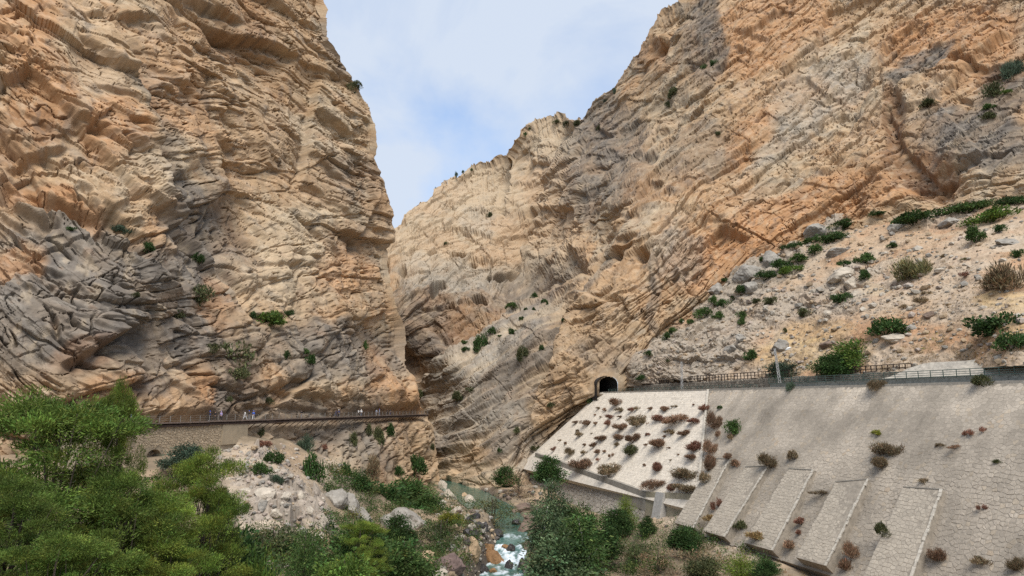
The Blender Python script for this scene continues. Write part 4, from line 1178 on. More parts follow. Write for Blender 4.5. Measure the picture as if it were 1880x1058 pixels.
# land beyond, under and behind everything, out to the horizon
far_m = mat_plain('distant_land', (0.20, 0.17, 0.115), var=0.3, scale=0.01)
_n = 48
_v = [(0, 0, -40)] + [(2600 * math.cos(2 * math.pi * k / _n), 2600 * math.sin(2 * math.pi * k / _n), -60) for k in range(_n)]
tag(link('terrain', poly_mesh('terrain', _v, [(0, k + 1, (k + 1) % _n + 1) for k in range(_n)], far_m)), kind='structure')

def water_mat():
    m, N, L, b = mat_new('river_water', 0.12, 0.5)
    at = N.new('ShaderNodeVertexColor'); at.layer_name = 'tone'
    L.new(at.outputs['Color'], b.inputs['Base Color'])
    ge = N.new('ShaderNodeNewGeometry'); n2 = N.new('ShaderNodeTexNoise'); n2.inputs['Scale'].default_value = 1.6; n2.inputs['Detail'].default_value = 5
    bp = N.new('ShaderNodeBump'); bp.inputs['Strength'].default_value = 0.35; bp.inputs['Distance'].default_value = 0.2
    L.new(ge.outputs['Position'], n2.inputs['Vector']); L.new(n2.outputs['Fac'], bp.inputs['Height']); L.new(bp.outputs[0], b.inputs['Normal'])
    return m

def build_river():
    # cross sections along the middle line
    cum = np.r_[0, np.cumsum(np.linalg.norm(np.diff(RIV[:, :2], axis=0), axis=1))]
    n = int(cum[-1] / 0.35); m = 46
    s = np.linspace(0, cum[-1], n)
    c = np.stack([np.interp(s, cum, RIV[:, k]) for k in range(3)], 1)
    for k in (0, 1):
        ker = np.ones(21) / 21; c[:, k] = np.convolve(np.pad(c[:, k], 10, mode='edge'), ker, 'valid')
    w = np.interp(s, cum, RWID)
    t = np.gradient(c[:, :2], axis=0); t /= np.linalg.norm(t, axis=1, keepdims=True)
    nrm = np.stack([-t[:, 1], t[:, 0]], 1)
    v = np.linspace(-1, 1, m)
    V = np.zeros((n, m, 3))
    V[..., :2] = c[:, None, :2] + nrm[:, None] * (v[None, :, None] * (w * 0.72)[:, None, None])
    V[..., 2] = c[:, None, 2] + 0 * v[None]
    p = V.reshape(-1, 3)
    slope = np.clip(-np.gradient(c[:, 2]) / 0.35, 0, 1)
    ker = np.ones(9) / 9; slope = np.convolve(slope, ker, 'same')
    n1 = fbm(p / np.array([1.4, 2.6, 3]) + 3, 4).reshape(n, m); n2 = fbm(p / 0.5 + 9, 3).reshape(n, m)
    fo = sstep(0.05, 0.12, slope)[:, None] * sstep(-0.35, 0.6, n1 + 0.6 * n2 + 1.6 * (slope[:, None] - 0.1))
    # foam on the edges of the chute and below it
    near = 0.7 * np.exp(-((s - cum[6]) / 2.0) ** 2) + 0.9 * np.exp(-((s - cum[8]) / 4.0) ** 2) + 0.8 * np.exp(-((s - cum[9]) / 4.0) ** 2)
    fo = np.clip(fo + near[:, None] * sstep(-0.2, 0.6, n1 + 0.5 * n2), 0, 1)
    V[..., 2] += 0.05 * n1 + fo * (0.30 * n2 + 0.25 * n1) + 0.4 * slope[:, None] * n1
    deep = np.array([0.052, 0.115, 0.082]); foam = np.array([0.66, 0.72, 0.76]); rap = np.array([0.06, 0.135, 0.112])
    ra = np.clip(sstep(cum[5], cum[6], s), 0, 1)[:, None, None]
    col = deep * (1 - ra) + rap * ra
    col = col * (1 + 0.25 * n1[..., None]) * (1 - fo[..., None]) + foam * fo[..., None]
    me = mesh_np('river', V, grid_faces(n, m)[:, ::-1], [water_mat()], col.reshape(-1, 3), smooth=True)
    return tag(link('river', me), kind='structure')
RIVER = build_river()

def build_outcrop():
    NX, NY = 170, 220
    X, Y = np.meshgrid(np.linspace(-56, -20, NX), np.linspace(80, 131, NY))
    Z = ground_z(X, Y)
    PX, PY = pix(np.stack([X, Y, Z], -1))
    p = np.stack([X, Y, Z], -1).reshape(-1, 3)
    w0 = 26 * fbm(p / 6.0 + 3, 3).reshape(X.shape)
    m = np.maximum(blob(PX, PY, 512, 925, 112, 70, -16, w0, w0), blob(PX, PY, 560, 1000, 40, 60, 0, w0, w0))
    m = np.maximum(m, blob(PX, PY, 520, 830, 90, 26, -10, w0, w0) * 0.8); m = np.maximum(m, blob(PX, PY, 640, 905, 60, 22, -35, w0, w0) * 0.9)
    d, fine, r1, r2, r3, q = rock_relief(np.stack([X, Y, Z], -1), bed_frame(-20, 30), PX, PY, 0.33, 0.5)
    b1, e1, _ = blocks(p / np.array([2.6, 2.6, 1.6]) + 5, 1.0); b2, e2, _ = blocks(p / 0.95 + 25, 1.0)
    b0, e0, _ = blocks(p / np.array([6.5, 5.0, 4.0]) + 45, 1.0)
    dz = 1.5 * b0.reshape(X.shape) + 0.8 * b1.reshape(X.shape) + 0.36 * b2.reshape(X.shape) + 0.5 * d - 0.3 * (1 - sstep(0, 0.09, e1)).reshape(X.shape)
    Z2 = Z - 1.2 + m * 1.75 + m * dz
    n2 = fbm(p / 1.5 + 60, 3).reshape(X.shape)
    c = np.array([0.355, 0.295, 0.235]) * (1 + 0.22 * n2 + 0.25 * (r2 - 0.5))[..., None]
    k = sstep(0.1, 0.5, n2)[..., None]; c = c * (1 - 0.5 * k) + np.array([0.25, 0.215, 0.18]) * 0.5 * k
    me = mesh_np('rock_outcrop', np.stack([X, Y, Z2], -1), grid_faces(NY, NX), [ROCK], c.reshape(-1, 3))
    return tag(link('rock_outcrop', me), 'pale broken limestone outcrop under the end of the stone wall', kind='structure')
build_outcrop()

# ------------------------------------------------------------------ what a pixel's ray hits on the finished setting
bpy.context.view_layer.update()
DG = bpy.context.evaluated_depsgraph_get()
def hit(px, py):
    d = Vector(ray(px, py)).normalized()
    ok, loc, nor, idx, ob, mtx = SC.ray_cast(DG, Vector((0, 0, 0)), d)
    if not ok: return None
    return np.array(loc), np.array(nor), ob.name
# ------------------------------------------------------------------ plants: leaf clouds on real stems
def mat_leaf(name, col, var=0.3, trans=0.25, rough=0.65):
    m, N, L, b = mat_new(name, rough, 0.2)
    at = N.new('ShaderNodeVertexColor'); at.layer_name = 'tone'
    oi = N.new('ShaderNodeObjectInfo')
    mr = N.new('ShaderNodeMapRange'); mr.inputs['To Min'].default_value = 1 - var * 0.6; mr.inputs['To Max'].default_value = 1 + var * 0.6
    L.new(oi.outputs['Random'], mr.inputs['Value'])
    mx = N.new('ShaderNodeMix'); mx.data_type = 'RGBA'; mx.blend_type = 'MULTIPLY'; mx.inputs[0].default_value = 1
    mx.inputs[6].default_value = tuple(col) + (1,)
    L.new(at.outputs['Color'], mx.inputs[7])
    sc = N.new('ShaderNodeVectorMath'); sc.operation = 'SCALE'
    L.new(mx.outputs[2], sc.inputs[0]); L.new(mr.outputs[0], sc.inputs['Scale'])
    L.new(sc.outputs[0], b.inputs['Base Color'])
    tr = N.new('ShaderNodeBsdfTranslucent'); L.new(sc.outputs[0], tr.inputs['Color'])
    mxs = N.new('ShaderNodeMixShader'); mxs.inputs[0].default_value = trans
    out = N['Material Output']
    L.new(b.outputs[0], mxs.inputs[1]); L.new(tr.outputs[0], mxs.inputs[2]); L.new(mxs.outputs[0], out.inputs['Surface'])
    return m

LM = dict(
    dark=mat_leaf('leaf_dark_green', (0.040, 0.075, 0.020)), mid=mat_leaf('leaf_green', (0.058, 0.10, 0.026)), bright=mat_leaf('leaf_bright_green', (0.10, 0.16, 0.03)),
    olive=mat_leaf('leaf_olive', (0.075, 0.082, 0.034)), grey=mat_leaf('leaf_grey_green', (0.075, 0.105, 0.066)), broom=mat_leaf('leaf_broom', (0.18, 0.165, 0.075)),
    russet=mat_leaf('leaf_russet', (0.225, 0.14, 0.088), var=0.45), brown=mat_leaf('leaf_brown', (0.195, 0.145, 0.085), var=0.4), red=mat_leaf('leaf_red_brown', (0.21, 0.105, 0.07)),
    yellow=mat_leaf('leaf_yellow_green', (0.19, 0.19, 0.03)), pine=mat_leaf('pine_needles', (0.135, 0.18, 0.03), trans=0.3), pinedark=mat_leaf('pine_needles_dark', (0.095, 0.138, 0.026), trans=0.3),
    euca=mat_leaf('leaf_silver_green', (0.088, 0.128, 0.058)), straw=mat_leaf('dry_grass', (0.28, 0.19, 0.085)))
BARK = mat_plain('bark', (0.062, 0.048, 0.036), var=0.35, scale=6, bump=0.5)
PALEBARK = mat_plain('pale_bark', (0.36, 0.33, 0.28), var=0.25, scale=4, bump=0.3)

def rand_dirs(n, r):
    v = r.normal(size=(n, 3)); return v / np.linalg.norm(v, axis=1, keepdims=True)

def leaf_quads(c, ax, ln, wd, r, tone):
    """One pointed quad per leaf: centre, long axis, length, width."""
    n = len(c)
    s = np.cross(ax, rand_dirs(n, r)); s /= np.linalg.norm(s, axis=1, keepdims=True) + 1e-9
    ln = np.broadcast_to(np.asarray(ln, float), (n,))[:, None]; wd = np.broadcast_to(np.asarray(wd, float), (n,))[:, None]
    V = np.stack([c - ax * ln * 0.5, c + s * wd * 0.5 - ax * ln * 0.05, c + ax * ln * 0.5, c - s * wd * 0.5 - ax * ln * 0.05], 1)
    T = np.repeat(tone[:, None], 4, 1)
    return V.reshape(-1, 3), np.arange(4 * n).reshape(n, 4), T.reshape(-1, 3)

def tones(n, r, spread=0.35, warm=0.12):
    k = r.normal(0, spread, n)
    t = np.exp(k)[:, None] * np.array([1, 1, 1.0])
    t[:, 0] *= np.exp(r.normal(0, warm, n))
    return np.clip(t, 0.3, 2.6)

def bush_mesh(name, seed, n=1100, flat=0.8, leaf=0.11, spiky=0.0, wd=0.5, lobes=9):
    """A low shrub of unit radius: overlapping leaf clumps over a few woody stems."""
    r = np.random.default_rng(seed)
    lc = []
    for k in range(lobes):
        a = r.uniform(0, 2 * math.pi); d = math.sqrt(r.uniform(0, 1)) * 0.68
        lc.append((d * math.cos(a), d * math.sin(a), r.uniform(0.15, 0.62) * (1.15 - 0.6 * d), r.uniform(0.24, 0.46)))
    lc = np.array(lc)
    k = r.integers(0, lobes, n)
    dr = rand_dirs(n, r); dr[:, 2] = np.abs(dr[:, 2]) * r.choice([1, 1, 1, -0.5], n)
    rad = lc[k, 3] * (1 - 0.42 * r.random(n) ** 2) * (1 + 0.18 * r.normal(size=n))
    c = lc[k, :3] + dr * rad[:, None]
    c[:, 2] = np.maximum(c[:, 2], 0.02)
    ax = dr + 0.7 * rand_dirs(n, r) + np.array([0, 0, spiky * 1.6])
    ax /= np.linalg.norm(ax, axis=1, keepdims=True)
    lt = np.exp(r.normal(0, 0.16, lobes))[k][:, None]
    c[:, 2] *= flat / 0.95
    V, Fc, T = leaf_quads(c, ax, leaf * r.uniform(0.7, 1.4, n), leaf * wd * r.uniform(0.7, 1.3, n), r, tones(n, r) * lt)
    # stems
    sv, sf = [], []
    for i in range(5):
        p0 = np.array([r.uniform(-.08, .08), r.uniform(-.08, .08), -0.12]); p1 = lc[i % lobes, :3] * np.array([0.8, 0.8, 0.9 * flat])
        for q in range(3):
            a = 2 * math.pi * q / 3
            o = np.array([math.cos(a), math.sin(a), 0]) * 0.03
            sv += [p0 + o, p1 + o * 0.4]
        b = len(V) + i * 6
        sf += [(b + 2 * q, b + 2 * ((q + 1) % 3), b + 2 * ((q + 1) % 3) + 1, b + 2 * q + 1) for q in range(3)]
    V = np.vstack([V, sv]); Fc = np.vstack([Fc, sf]); T = np.vstack([T, np.full((len(sv), 3), 0.7)])
    return mesh_np(name, V, Fc, [LM['mid']], T, mat_idx=None)

BUSH = [bush_mesh('shrub', 100 + i, 1500, 0.8, 0.12, 0.1, 0.55) for i in range(4)]
TUFT = [bush_mesh('tuft', 200 + i, 800, 0.75, 0.24, 0.45, 0.22, 6) for i in range(4)]
WISP = [bush_mesh('broom', 300 + i, 3000, 0.9, 0.18, 0.5, 0.18, 10) for i in range(3)]
MAT_ = [bush_mesh('mat_shrub', 400 + i, 2600, 0.42, 0.085, 0.1, 0.6, 14) for i in range(3)]

def put(mesh_list, name, loc, rx, rz, mat, label, cat, group=None, rot=None, sx=None):
    o = link(name, random.choice(mesh_list), None, loc=loc, rot=(random.uniform(-.1, .1), random.uniform(-.1, .1), random.uniform(0, 6.28)) if rot is None else rot)
    o.scale = (rx * (sx or 1), rx, rz)
    o.material_slots[0].link = 'OBJECT'; o.material_slots[0].material = LM[mat]
    return tag(o, label, cat, group)

def bush_at(cx, cy, w, h, mat, label, kind='BUSH', name='shrub', cat='shrub', group=None, wall=False, near=None):
    """Shrub filling about w x h photograph pixels round (cx, cy), rooted where that spot of the setting is."""
    foot = (cx, cy + h * (0.42 if not wall else 0.15))
    g = hit(*foot)
    if g is None: return None
    loc, nor, nm = g
    D = loc[1]
    if near and D > near: loc = loc * (near / D); D = near
    rad = w * 0.5 * D / F * (1.2 if not wall else 1.3)
    ht = h * D / F * 1.2
    lst = {'BUSH': BUSH, 'TUFT': TUFT, 'WISP': WISP, 'MAT': MAT_}[kind]
    if wall:        # grows out of a steep face
        loc = loc - nor * 0.1 * rad
        loc[2] -= ht * 0.25
    return put(lst, name, loc, rad, ht / (0.62 if kind == 'MAT' else 1.0), mat, label, cat, group, sx=random.uniform(0.75, 1.3))
# ------------------------------------------------------------------ trees
def limb_mesh(name, segs, mat, n=6):
    mb = MB()
    for pts, rad in segs: mb.tube(pts, rad, n, cap=True)
    return mb.mesh(name, mat, True)

def crown_cloud(lobes, n, leaf, wd, r, up=0.2, shell=0.45, pad=0.0, per=34):
    """Leaves through a set of ellipsoid lobes (x,y,z,rx,rz), denser towards each lobe's skin, gathered in sprays with gaps between them."""
    lobes = np.asarray(lobes, float)
    vol = lobes[:, 3] ** 2 * lobes[:, 4]; vol = vol ** 0.72
    ns = max(8, int(n / per))
    k = r.choice(len(lobes), ns, p=vol / vol.sum())
    d = rand_dirs(ns, r)
    if per > 60: d[:, 2] = np.where(d[:, 2] < -0.25, -d[:, 2], d[:, 2])      # pads carry their needles on top
    rad = 1 - shell * r.random(ns) ** 1.3
    sc = lobes[k, :3] + d * rad[:, None] * lobes[k][:, [3, 3, 4]] * (1 + 0.16 * r.normal(size=ns))[:, None]
    st = np.exp(r.normal(0, 0.3, ns)); sw = np.exp(r.normal(0, 0.12, ns))
    q = r.integers(0, ns, n)
    sp = (lobes[k, 3].mean() * 0.16 + leaf * 1.3) * (0.95 if per > 60 else 1)
    off = rand_dirs(n, r) * (r.random((n, 1)) ** 0.42) * np.array([1, 1, 0.6 - pad]) * sp * 1.75 * np.exp(r.normal(0, 0.25, ns))[q][:, None]
    c = sc[q] + off
    ax = d[q] * 0.8 + off / sp * 0.6 + rand_dirs(n, r) * 0.8 + np.array([0, 0, up])
    ax /= np.linalg.norm(ax, axis=1, keepdims=True)
    t = tones(n, r, 0.25, 0.08) * st[q][:, None]; t[:, 0] *= sw[q]
    return leaf_quads(c, ax, leaf * r.uniform(0.7, 1.4, n), leaf * wd * r.uniform(0.7, 1.3, n), r, t), sc

def grow(name, seed, H, R, lobes, n, leaf, wd, lmat, bmat, trunk_r, up=0.2, lean=0.06, bare=0.25, shell=0.5, limbs=16, per=34):
    """Crown mesh and trunk-with-limbs mesh for a tree H high (base at the origin)."""
    r = np.random.default_rng(seed)
    (V, Fc, T), sc = crown_cloud(lobes, n, leaf, wd, r, up, shell, 0.15 if per > 60 else 0.0, per)
    crown = mesh_np('crown', V, Fc, [lmat], T)
    ln = np.array([r.uniform(-lean, lean) * H, r.uniform(-lean, lean) * H, 0])
    tp = [np.array([0, 0, -1.6 * H]) , np.array([0, 0, 0.0])] + [np.array([0, 0, H * 0.92]) * t + ln * t * t + np.r_[r.normal(0, 0.012 * H, 2), 0] for t in (0.2, 0.4, 0.6, 0.8, 1.0)]
    tr = [trunk_r * 1.35, trunk_r * 1.1] + [trunk_r * (1 - 0.9 * t) + 0.015 for t in (0.2, 0.4, 0.6, 0.8, 1.0)]
    segs = [(tp, tr)]
    idx = r.choice(len(sc), min(limbs, len(sc)), replace=False)
    for i in idx:
        e = sc[i]
        z0 = min(max(bare * H, e[2] * 0.62), H * 0.86); t = z0 / (H * 0.92)
        p0 = np.array([0, 0, z0]) + ln * t * t
        mid = (p0 + e) / 2 + np.array([0, 0, -0.04 * H]) + r.normal(0, 0.02 * H, 3)
        segs.append(([p0, mid, e], [trunk_r * (0.5 - 0.35 * t), trunk_r * 0.25 * (1.2 - t) + 0.01, 0.012]))
    return crown, limb_mesh('trunk', segs, bmat)

def dome_lobes(seed, H, R, k=11, z0=0.35, squash=0.75, lr=0.42):
    r = np.random.default_rng(seed)
    out = [(0, 0, H * 0.72, R * 0.6, R * 0.5)]
    for i in range(k):
        a = i * 2.4 + r.uniform(-.5, .5); d = R * math.sqrt((i + 0.5) / k) * r.uniform(0.6, 0.85)
        top = H * (1 - 0.35 * (d / R) ** 2)
        z = r.uniform(z0 * H, top * 0.9); q = R * lr * r.uniform(0.7, 1.2)
        out.append((d * math.cos(a), d * math.sin(a), z, q, q * squash))
    return out

def plume_lobes(seed, H, R, k=14, z0=0.15):
    r = np.random.default_rng(seed)
    out = []
    for i in range(k):
        t = (i + 0.5) / k; z = H * (z0 + (0.95 - z0) * t)
        w = R * (math.sin(math.pi * min(1, (0.25 + 0.75 * t)) ) * 0.75 + 0.3)
        a = i * 2.4; d = w * 0.45 * r.uniform(0.3, 1)
        q = w * r.uniform(0.45, 0.65)
        out.append((d * math.cos(a), d * math.sin(a), z, q, q * 1.15))
    return out

def pine_lobes(seed, H, R, k=15):
    r = np.random.default_rng(seed)
    out = []
    for i in range(k):
        t = (i + 0.5) / k; z = H * (0.28 + 0.66 * t)
        w = R * (1.0 - 0.6 * max(0, (t - 0.35) / 0.65) ** 1.3) * (0.75 + 0.25 * min(1, t / 0.2))
        a = i * 2.4 + r.uniform(-.4, .4); d = w * r.uniform(0.3, 0.95)
        q = R * r.uniform(0.2, 0.34)
        out.append((d * math.cos(a), d * math.sin(a), z + r.uniform(-.4, .4), q, q * 0.42))
    out.append((0, 0, H * 0.92, R * 0.28, R * 0.22))
    return out

TREES = {}
for i in range(3):
    TREES['pine%d' % i] = (10.0, 4.0, grow('pine', 500 + i, 10.0, 4.0, pine_lobes(510 + i, 10.0, 4.0, 38), 66000, 0.135, 0.27, LM['pine'], BARK, 0.2, 0.15, shell=0.6, limbs=44, per=150))
for i in range(3):
    TREES['round%d' % i] = (6.0, 3.0, grow('round', 520 + i, 6.0, 3.0, dome_lobes(530 + i, 6.0, 3.0, 13), 9000, 0.30, 0.5, LM['mid'], BARK, 0.13, 0.1))
for i in range(2):
    TREES['plume%d' % i] = (10.0, 2.6, grow('plume', 540 + i, 10.0, 2.6, plume_lobes(550 + i, 10.0, 2.6), 9000, 0.34, 0.3, LM['euca'], PALEBARK, 0.16, -0.35, limbs=20))
TREES['cone0'] = (6.0, 1.9, grow('cone', 560, 6.0, 1.9, [(0.25 * math.cos(i * 2.4), 0.25 * math.sin(i * 2.4), 0.6 + i * 0.55, 1.7 * (1 - (i / 10.5) ** 1.4) + 0.25, 0.7) for i in range(10)], 9000, 0.26, 0.22, LM['pine'], BARK, 0.12, 0.6))
TREES['thin0'] = (5.0, 2.2, grow('thin', 570, 5.0, 2.2, dome_lobes(571, 5.0, 2.2, 12, 0.15, 0.7, 0.34), 2600, 0.22, 0.25, LM['olive'], BARK, 0.07, 0.3, limbs=26))
TREES['thin1'] = (5.0, 2.2, grow('thin', 572, 5.0, 2.2, dome_lobes(573, 5.0, 2.2, 12, 0.15, 0.7, 0.34), 3000, 0.22, 0.2, LM['olive'], BARK, 0.07, 0.3, limbs=26))

def tree_at(kind, cx, top, w, foot, D, mat, label, name='tree', cat='tree', group=None, bark=None, sink=0.0):
    """Tree whose crown is about w pixels wide with its tip at (cx, top); its foot is found on the ground below (foot = pixel row or None) at distance D."""
    H0, R0, (crown, trunk) = TREES[kind]
    tip = P(cx, top, D)
    if foot is None:
        gz = float(ground_z(np.array([tip[0]]), np.array([tip[1]]))[0]) - sink
    else:
        gz = P(cx, foot, D)[2]
    if tip[2] - gz < 2.5: print('LOWTREE', cx, top, D, 'H %.1f' % (tip[2] - gz))
    H = max(1.0, tip[2] - gz)
    R = w * 0.5 * D / F
    e = empty(name, (tip[0], tip[1], gz), label, cat, group, random.uniform(0, 6.28))
    sx = R / R0; sz = min(max(sx * 1.15, H / H0 * 0.6), H / H0 * 1.05) if H / H0 > sx * 0.7 else sx * 0.7
    up = H - H0 * sz                 # a longer bare stem below the crown where the ground lies deep
    c = link('crown', crown, e, (0, 0, up)); c.scale = (sx, sx, sz)
    c.material_slots[0].link = 'OBJECT'; c.material_slots[0].material = LM[mat]
    t = link('trunk', trunk, e, (0, 0, up)); t.scale = (sx, sx, sz)
    return e

# foreground pines, nearest the camera on the left
for a in [
    ('pine0', 95, 722, 420, None, 41, 'pinedark', 'large spreading pine at the far left with its crown highest against the cliff'),
    ('pine1', 225, 703, 120, None, 44, 'pine', 'pine with a bright tuft reaching up beside the left end of the boardwalk'),
    ('pine2', 215, 868, 300, None, 40, 'pinedark', 'broad dark pine in front of the low stone wall'),
    ('pine1', 375, 826, 190, None, 52, 'pine', 'bright green pine standing left of the pale rubble heap'),
    ('pine0', 285, 905, 250, None, 45, 'pine', 'pine with light shoots below the arch of the stone wall'),
    ('pine2', 20, 880, 240, None, 31, 'pinedark', 'shaded pine at the left edge of the view, low down'),
    ('pine1', 120, 975, 280, None, 30, 'pinedark', 'nearest dark pine in the bottom left corner'),
    ('pine2', 300, 985, 210, None, 40, 'pine', 'light green pine at the bottom between the dark corner pine and the round tree'),
    ('pine0', 410, 900, 120, None, 56, 'pinedark', 'small dark pine against the left flank of the pale rubble heap'),
]: tree_at(*a, name='pine_tree', group='pines on the slope below the viewpoint')

for a in [
    ('round0', 340, 816, 80, 850, 103, 'grey', 'dark grey green tree growing in front of the arched stone wall'),
    ('round1', 435, 960, 150, None, 62, 'dark', 'round dense green tree at the bottom right of the pines'),
    ('round2', 480, 1012, 70, None, 58, 'bright', 'small bright yellow green tree at the bottom edge below the rubble heap'),
    ('cone0', 562, 965, 80, None, 80, 'mid', 'conical green tree below the tip of the rubble heap'),
    ('thin0', 505, 950, 130, None, 88, 'olive', 'straggly olive shrub tree on the foot of the rubble heap'),
    ('round0', 655, 960, 130, None, 92, 'mid', 'full green tree in the thicket right of the rubble heap'),
    ('pine1', 668, 955, 95, None, 88, 'pine', 'light green pine in the middle of the riverside thicket'),
    ('round1', 735, 985, 130, None, 100, 'mid', 'leafy green tree in the thicket near the bottom edge'),
    ('round2', 640, 1015, 120, None, 76, 'bright', 'bright green tree at the bottom edge in the thicket'),
    ('round0', 735, 945, 60, None, 124, 'dark', 'dark upright tree in front of the long grey boulder'),
    ('round1', 690, 882, 140, None, 158, 'dark', 'large dark green tree at the foot of the rock below the boardwalk'),
    ('round2', 655, 880, 80, None, 150, 'dark', 'rounded dark green tree under the dark rock fissures'),
    ('round0', 745, 878, 90, None, 172, 'mid', 'green riverside tree left of the gorge mouth'),
    ('thin1', 765, 888, 90, None, 172, 'olive', 'thin olive tree beside the pale boulders at the gorge mouth'),
    ('round1', 785, 905, 70, None, 165, 'mid', 'green bush tree touching the pale boulders left of the pool'),
    ('thin0', 810, 945, 130, None, 128, 'olive', 'olive brown riverside bush tree left of the rapids'),
    ('thin1', 770, 985, 130, None, 112, 'olive', 'grey brown willow scrub low on the left bank'),
    ('thin0', 905, 905, 125, None, 150, 'olive', 'big olive brown shrub leaning over the green pool'),
    ('thin1', 880, 945, 90, None, 148, 'broom', 'sparse yellowish scrub between the pool and the dark stones'),
    ('round2', 828, 940, 45, None, 134, 'yellow', 'small yellow leaved tree left of the dark river stones'),
    ('thin1', 950, 862, 80, None, 192, 'brown', 'brown leaved shrub tree at the cliff foot above the pool'),
    ('round0', 930, 856, 50, 905, 203, 'dark', 'dark shrub tree on the pale rock ledge above the pool'),
    ('round1', 1006, 834, 54, None, 166, 'dark', 'dense ivy dark tree standing against the corner of the concrete wall'),
    ('plume0', 1012, 872, 72, None, 124, 'euca', 'tall silvery tree left of the masonry wall, next to the dark ivy tree'),
    ('plume1', 1000, 918, 82, None, 113, 'euca', 'pale trunked silvery tree beside the rapids'),
    ('round2', 1052, 925, 100, None, 127, 'mid', 'green tree hiding the foot of the rough masonry wall'),
    ('plume0', 1066, 938, 120, None, 108, 'mid', 'tall green tree at the bottom centre right of the rapids'),
    ('round0', 1025, 985, 130, None, 106, 'euca', 'broad silvery green tree at the bottom edge right of the falls'),
    ('cone0', 1148, 908, 34, 960, 146, 'pine', 'small bright pine at the right corner of the concrete wall'),
    ('round1', 1133, 932, 60, None, 140, 'dark', 'dark blue green tree directly under the small bright pine'),
    ('round2', 1112, 965, 60, None, 122, 'dark', 'dark tree at the foot of the masonry wall below the corner'),
    ('round0', 1188, 950, 32, 990, 134, 'dark', 'small dark cypress like tree below the leaning concrete slab'),
    ('round1', 1255, 965, 70, None, 118, 'dark', 'dark green rounded tree on the mound below the buttresses'),
    ('thin0', 1165, 985, 90, None, 122, 'olive', 'dry grey olive scrub on the mound right of the masonry wall'),
    ('thin1', 1210, 1000, 90, None, 114, 'brown', 'leafless brown scrub in the middle of the right mound'),
    ('thin0', 1280, 1000, 100, None, 108, 'brown', 'greyish bare scrub below the dark rounded tree'),
    ('round2', 1290, 1020, 65, None, 102, 'olive', 'olive bush tree at the bottom edge of the right mound'),
    ('cone0', 1360, 1013, 60, None, 98, 'pine', 'bright green young pine at the bottom right of the mound'),
    ('round0', 1405, 1028, 50, None, 96, 'dark', 'dark green bush tree right of the bright young pine'),
]:
    tree_at(*a, name='eucalyptus_tree' if a[0].startswith('plume') and a[6] != 'dark' else ('pine_tree' if a[6] == 'pine' else 'tree'))
# the feathery trees above the railway
for a in [('round1', 1570, 622, 105, 682, 133, 'bright', 'bright feathery green tree over the right brown fence'), ('round0', 1530, 650, 75, 688, 132, 'dark', 'dark low tree under the bright feathery one, behind the fence'),
          ('thin1', 1735, 612, 120, 672, 118, 'yellow', 'thin yellow green feathery tree on the dry slope'), ('thin0', 1800, 640, 120, 672, 112, 'bright', 'low light green thicket behind the gravel bank at right'),
          ('round2', 1437, 662, 62, 692, 147, 'grey', 'grey green round bush tree behind the lamp mast')]:
    tree_at(*a)
# ------------------------------------------------------------------ boardwalk, arched stone wall and the walkers
DZ = -2.75
WP = np.array([Pz(x, y, DZ) for x, y in ((206, 780.5), (240, 778.6), (330, 775.6), (440, 772), (540, 768.7), (620, 766), (700, 763.2), (750, 761.6), (783, 760.6))])
wcum = np.r_[0, np.cumsum(np.linalg.norm(np.diff(WP[:, :2], axis=0), axis=1))]
def wpt(s, off=0.0, dz=0.0):
    s = float(s)
    p = np.array([np.interp(s, wcum, WP[:, k]) for k in range(3)])
    a = np.array([np.interp(s + 1, wcum, WP[:, k]) for k in range(3)]) - np.array([np.interp(s - 1, wcum, WP[:, k]) for k in range(3)])
    t = a / np.linalg.norm(a); o = np.array([t[1], -t[0], 0])       # outward, towards the river
    return p + o * off + np.array([0, 0, DZ - p[2] + dz])
def wat(px):
    """Distance along the walk where it crosses photograph column px."""
    ss = np.linspace(0, wcum[-1], 800); xs = np.array([pix(wpt(s))[0] for s in ss])
    return float(np.interp(px, xs, ss))

WOOD = mat_plain('weathered_planks', (0.17, 0.125, 0.10), var=0.4, scale=3, bump=0.3)
DWOOD = mat_plain('dark_timber', (0.055, 0.036, 0.029), var=0.4, scale=3)
WIRE = mat_plain('steel_wire', (0.36, 0.35, 0.33), rough=0.4, metal=0.5, var=0.1)
bw = empty('boardwalk', wpt(wcum[-1] / 2), 'long narrow wooden boardwalk pinned to the left cliff above the river', 'boardwalk')
bo = np.asarray(bw.location)
mb = MB(); s = 0.0
rs = np.random.default_rng(61)
while s < wcum[-1] - 0.2:          # single boards, each laid across
    a = wpt(s + 0.1, -0.75, rs.uniform(-.012, .012)); b = wpt(s + 0.1, 0.75, rs.uniform(-.012, .012))
    mb.bar(a - bo, b - bo, 0.185, 0.055); s += 0.2
tag(mb.build('deck_boards', WOOD, bw), kind='stuff')
nsec = 46
mbu, mbl, mbi = MB(), MB(), MB()
for k in range(nsec):
    s0, s1 = wcum[-1] * k / nsec, wcum[-1] * (k + 0.985) / nsec
    j = rs.uniform(-.05, .05)
    mbu.bar(wpt(s0, 0.8, -0.02 + j * .4) - bo, wpt(s1, 0.8, -0.02 + j * .4) - bo, 0.1, 0.24)
    mbl.bar(wpt(s0, 0.62, -0.50 + j) - bo, wpt(s1, 0.62, -0.50 + j) - bo, 0.16, 0.34)
    mbi.bar(wpt(s0, -0.6, -0.25) - bo, wpt(s1, -0.6, -0.25) - bo, 0.14, 0.3)
mbu.build('edge_board', WOOD, bw); mbl.build('outer_beam', DWOOD, bw); mbi.build('inner_beam', DWOOD, bw)
m1 = MB(); m1.box((0, 0, 0.55), (0.07, 0.07, 1.1)); pm = m1.mesh('railing_post', WIRE)
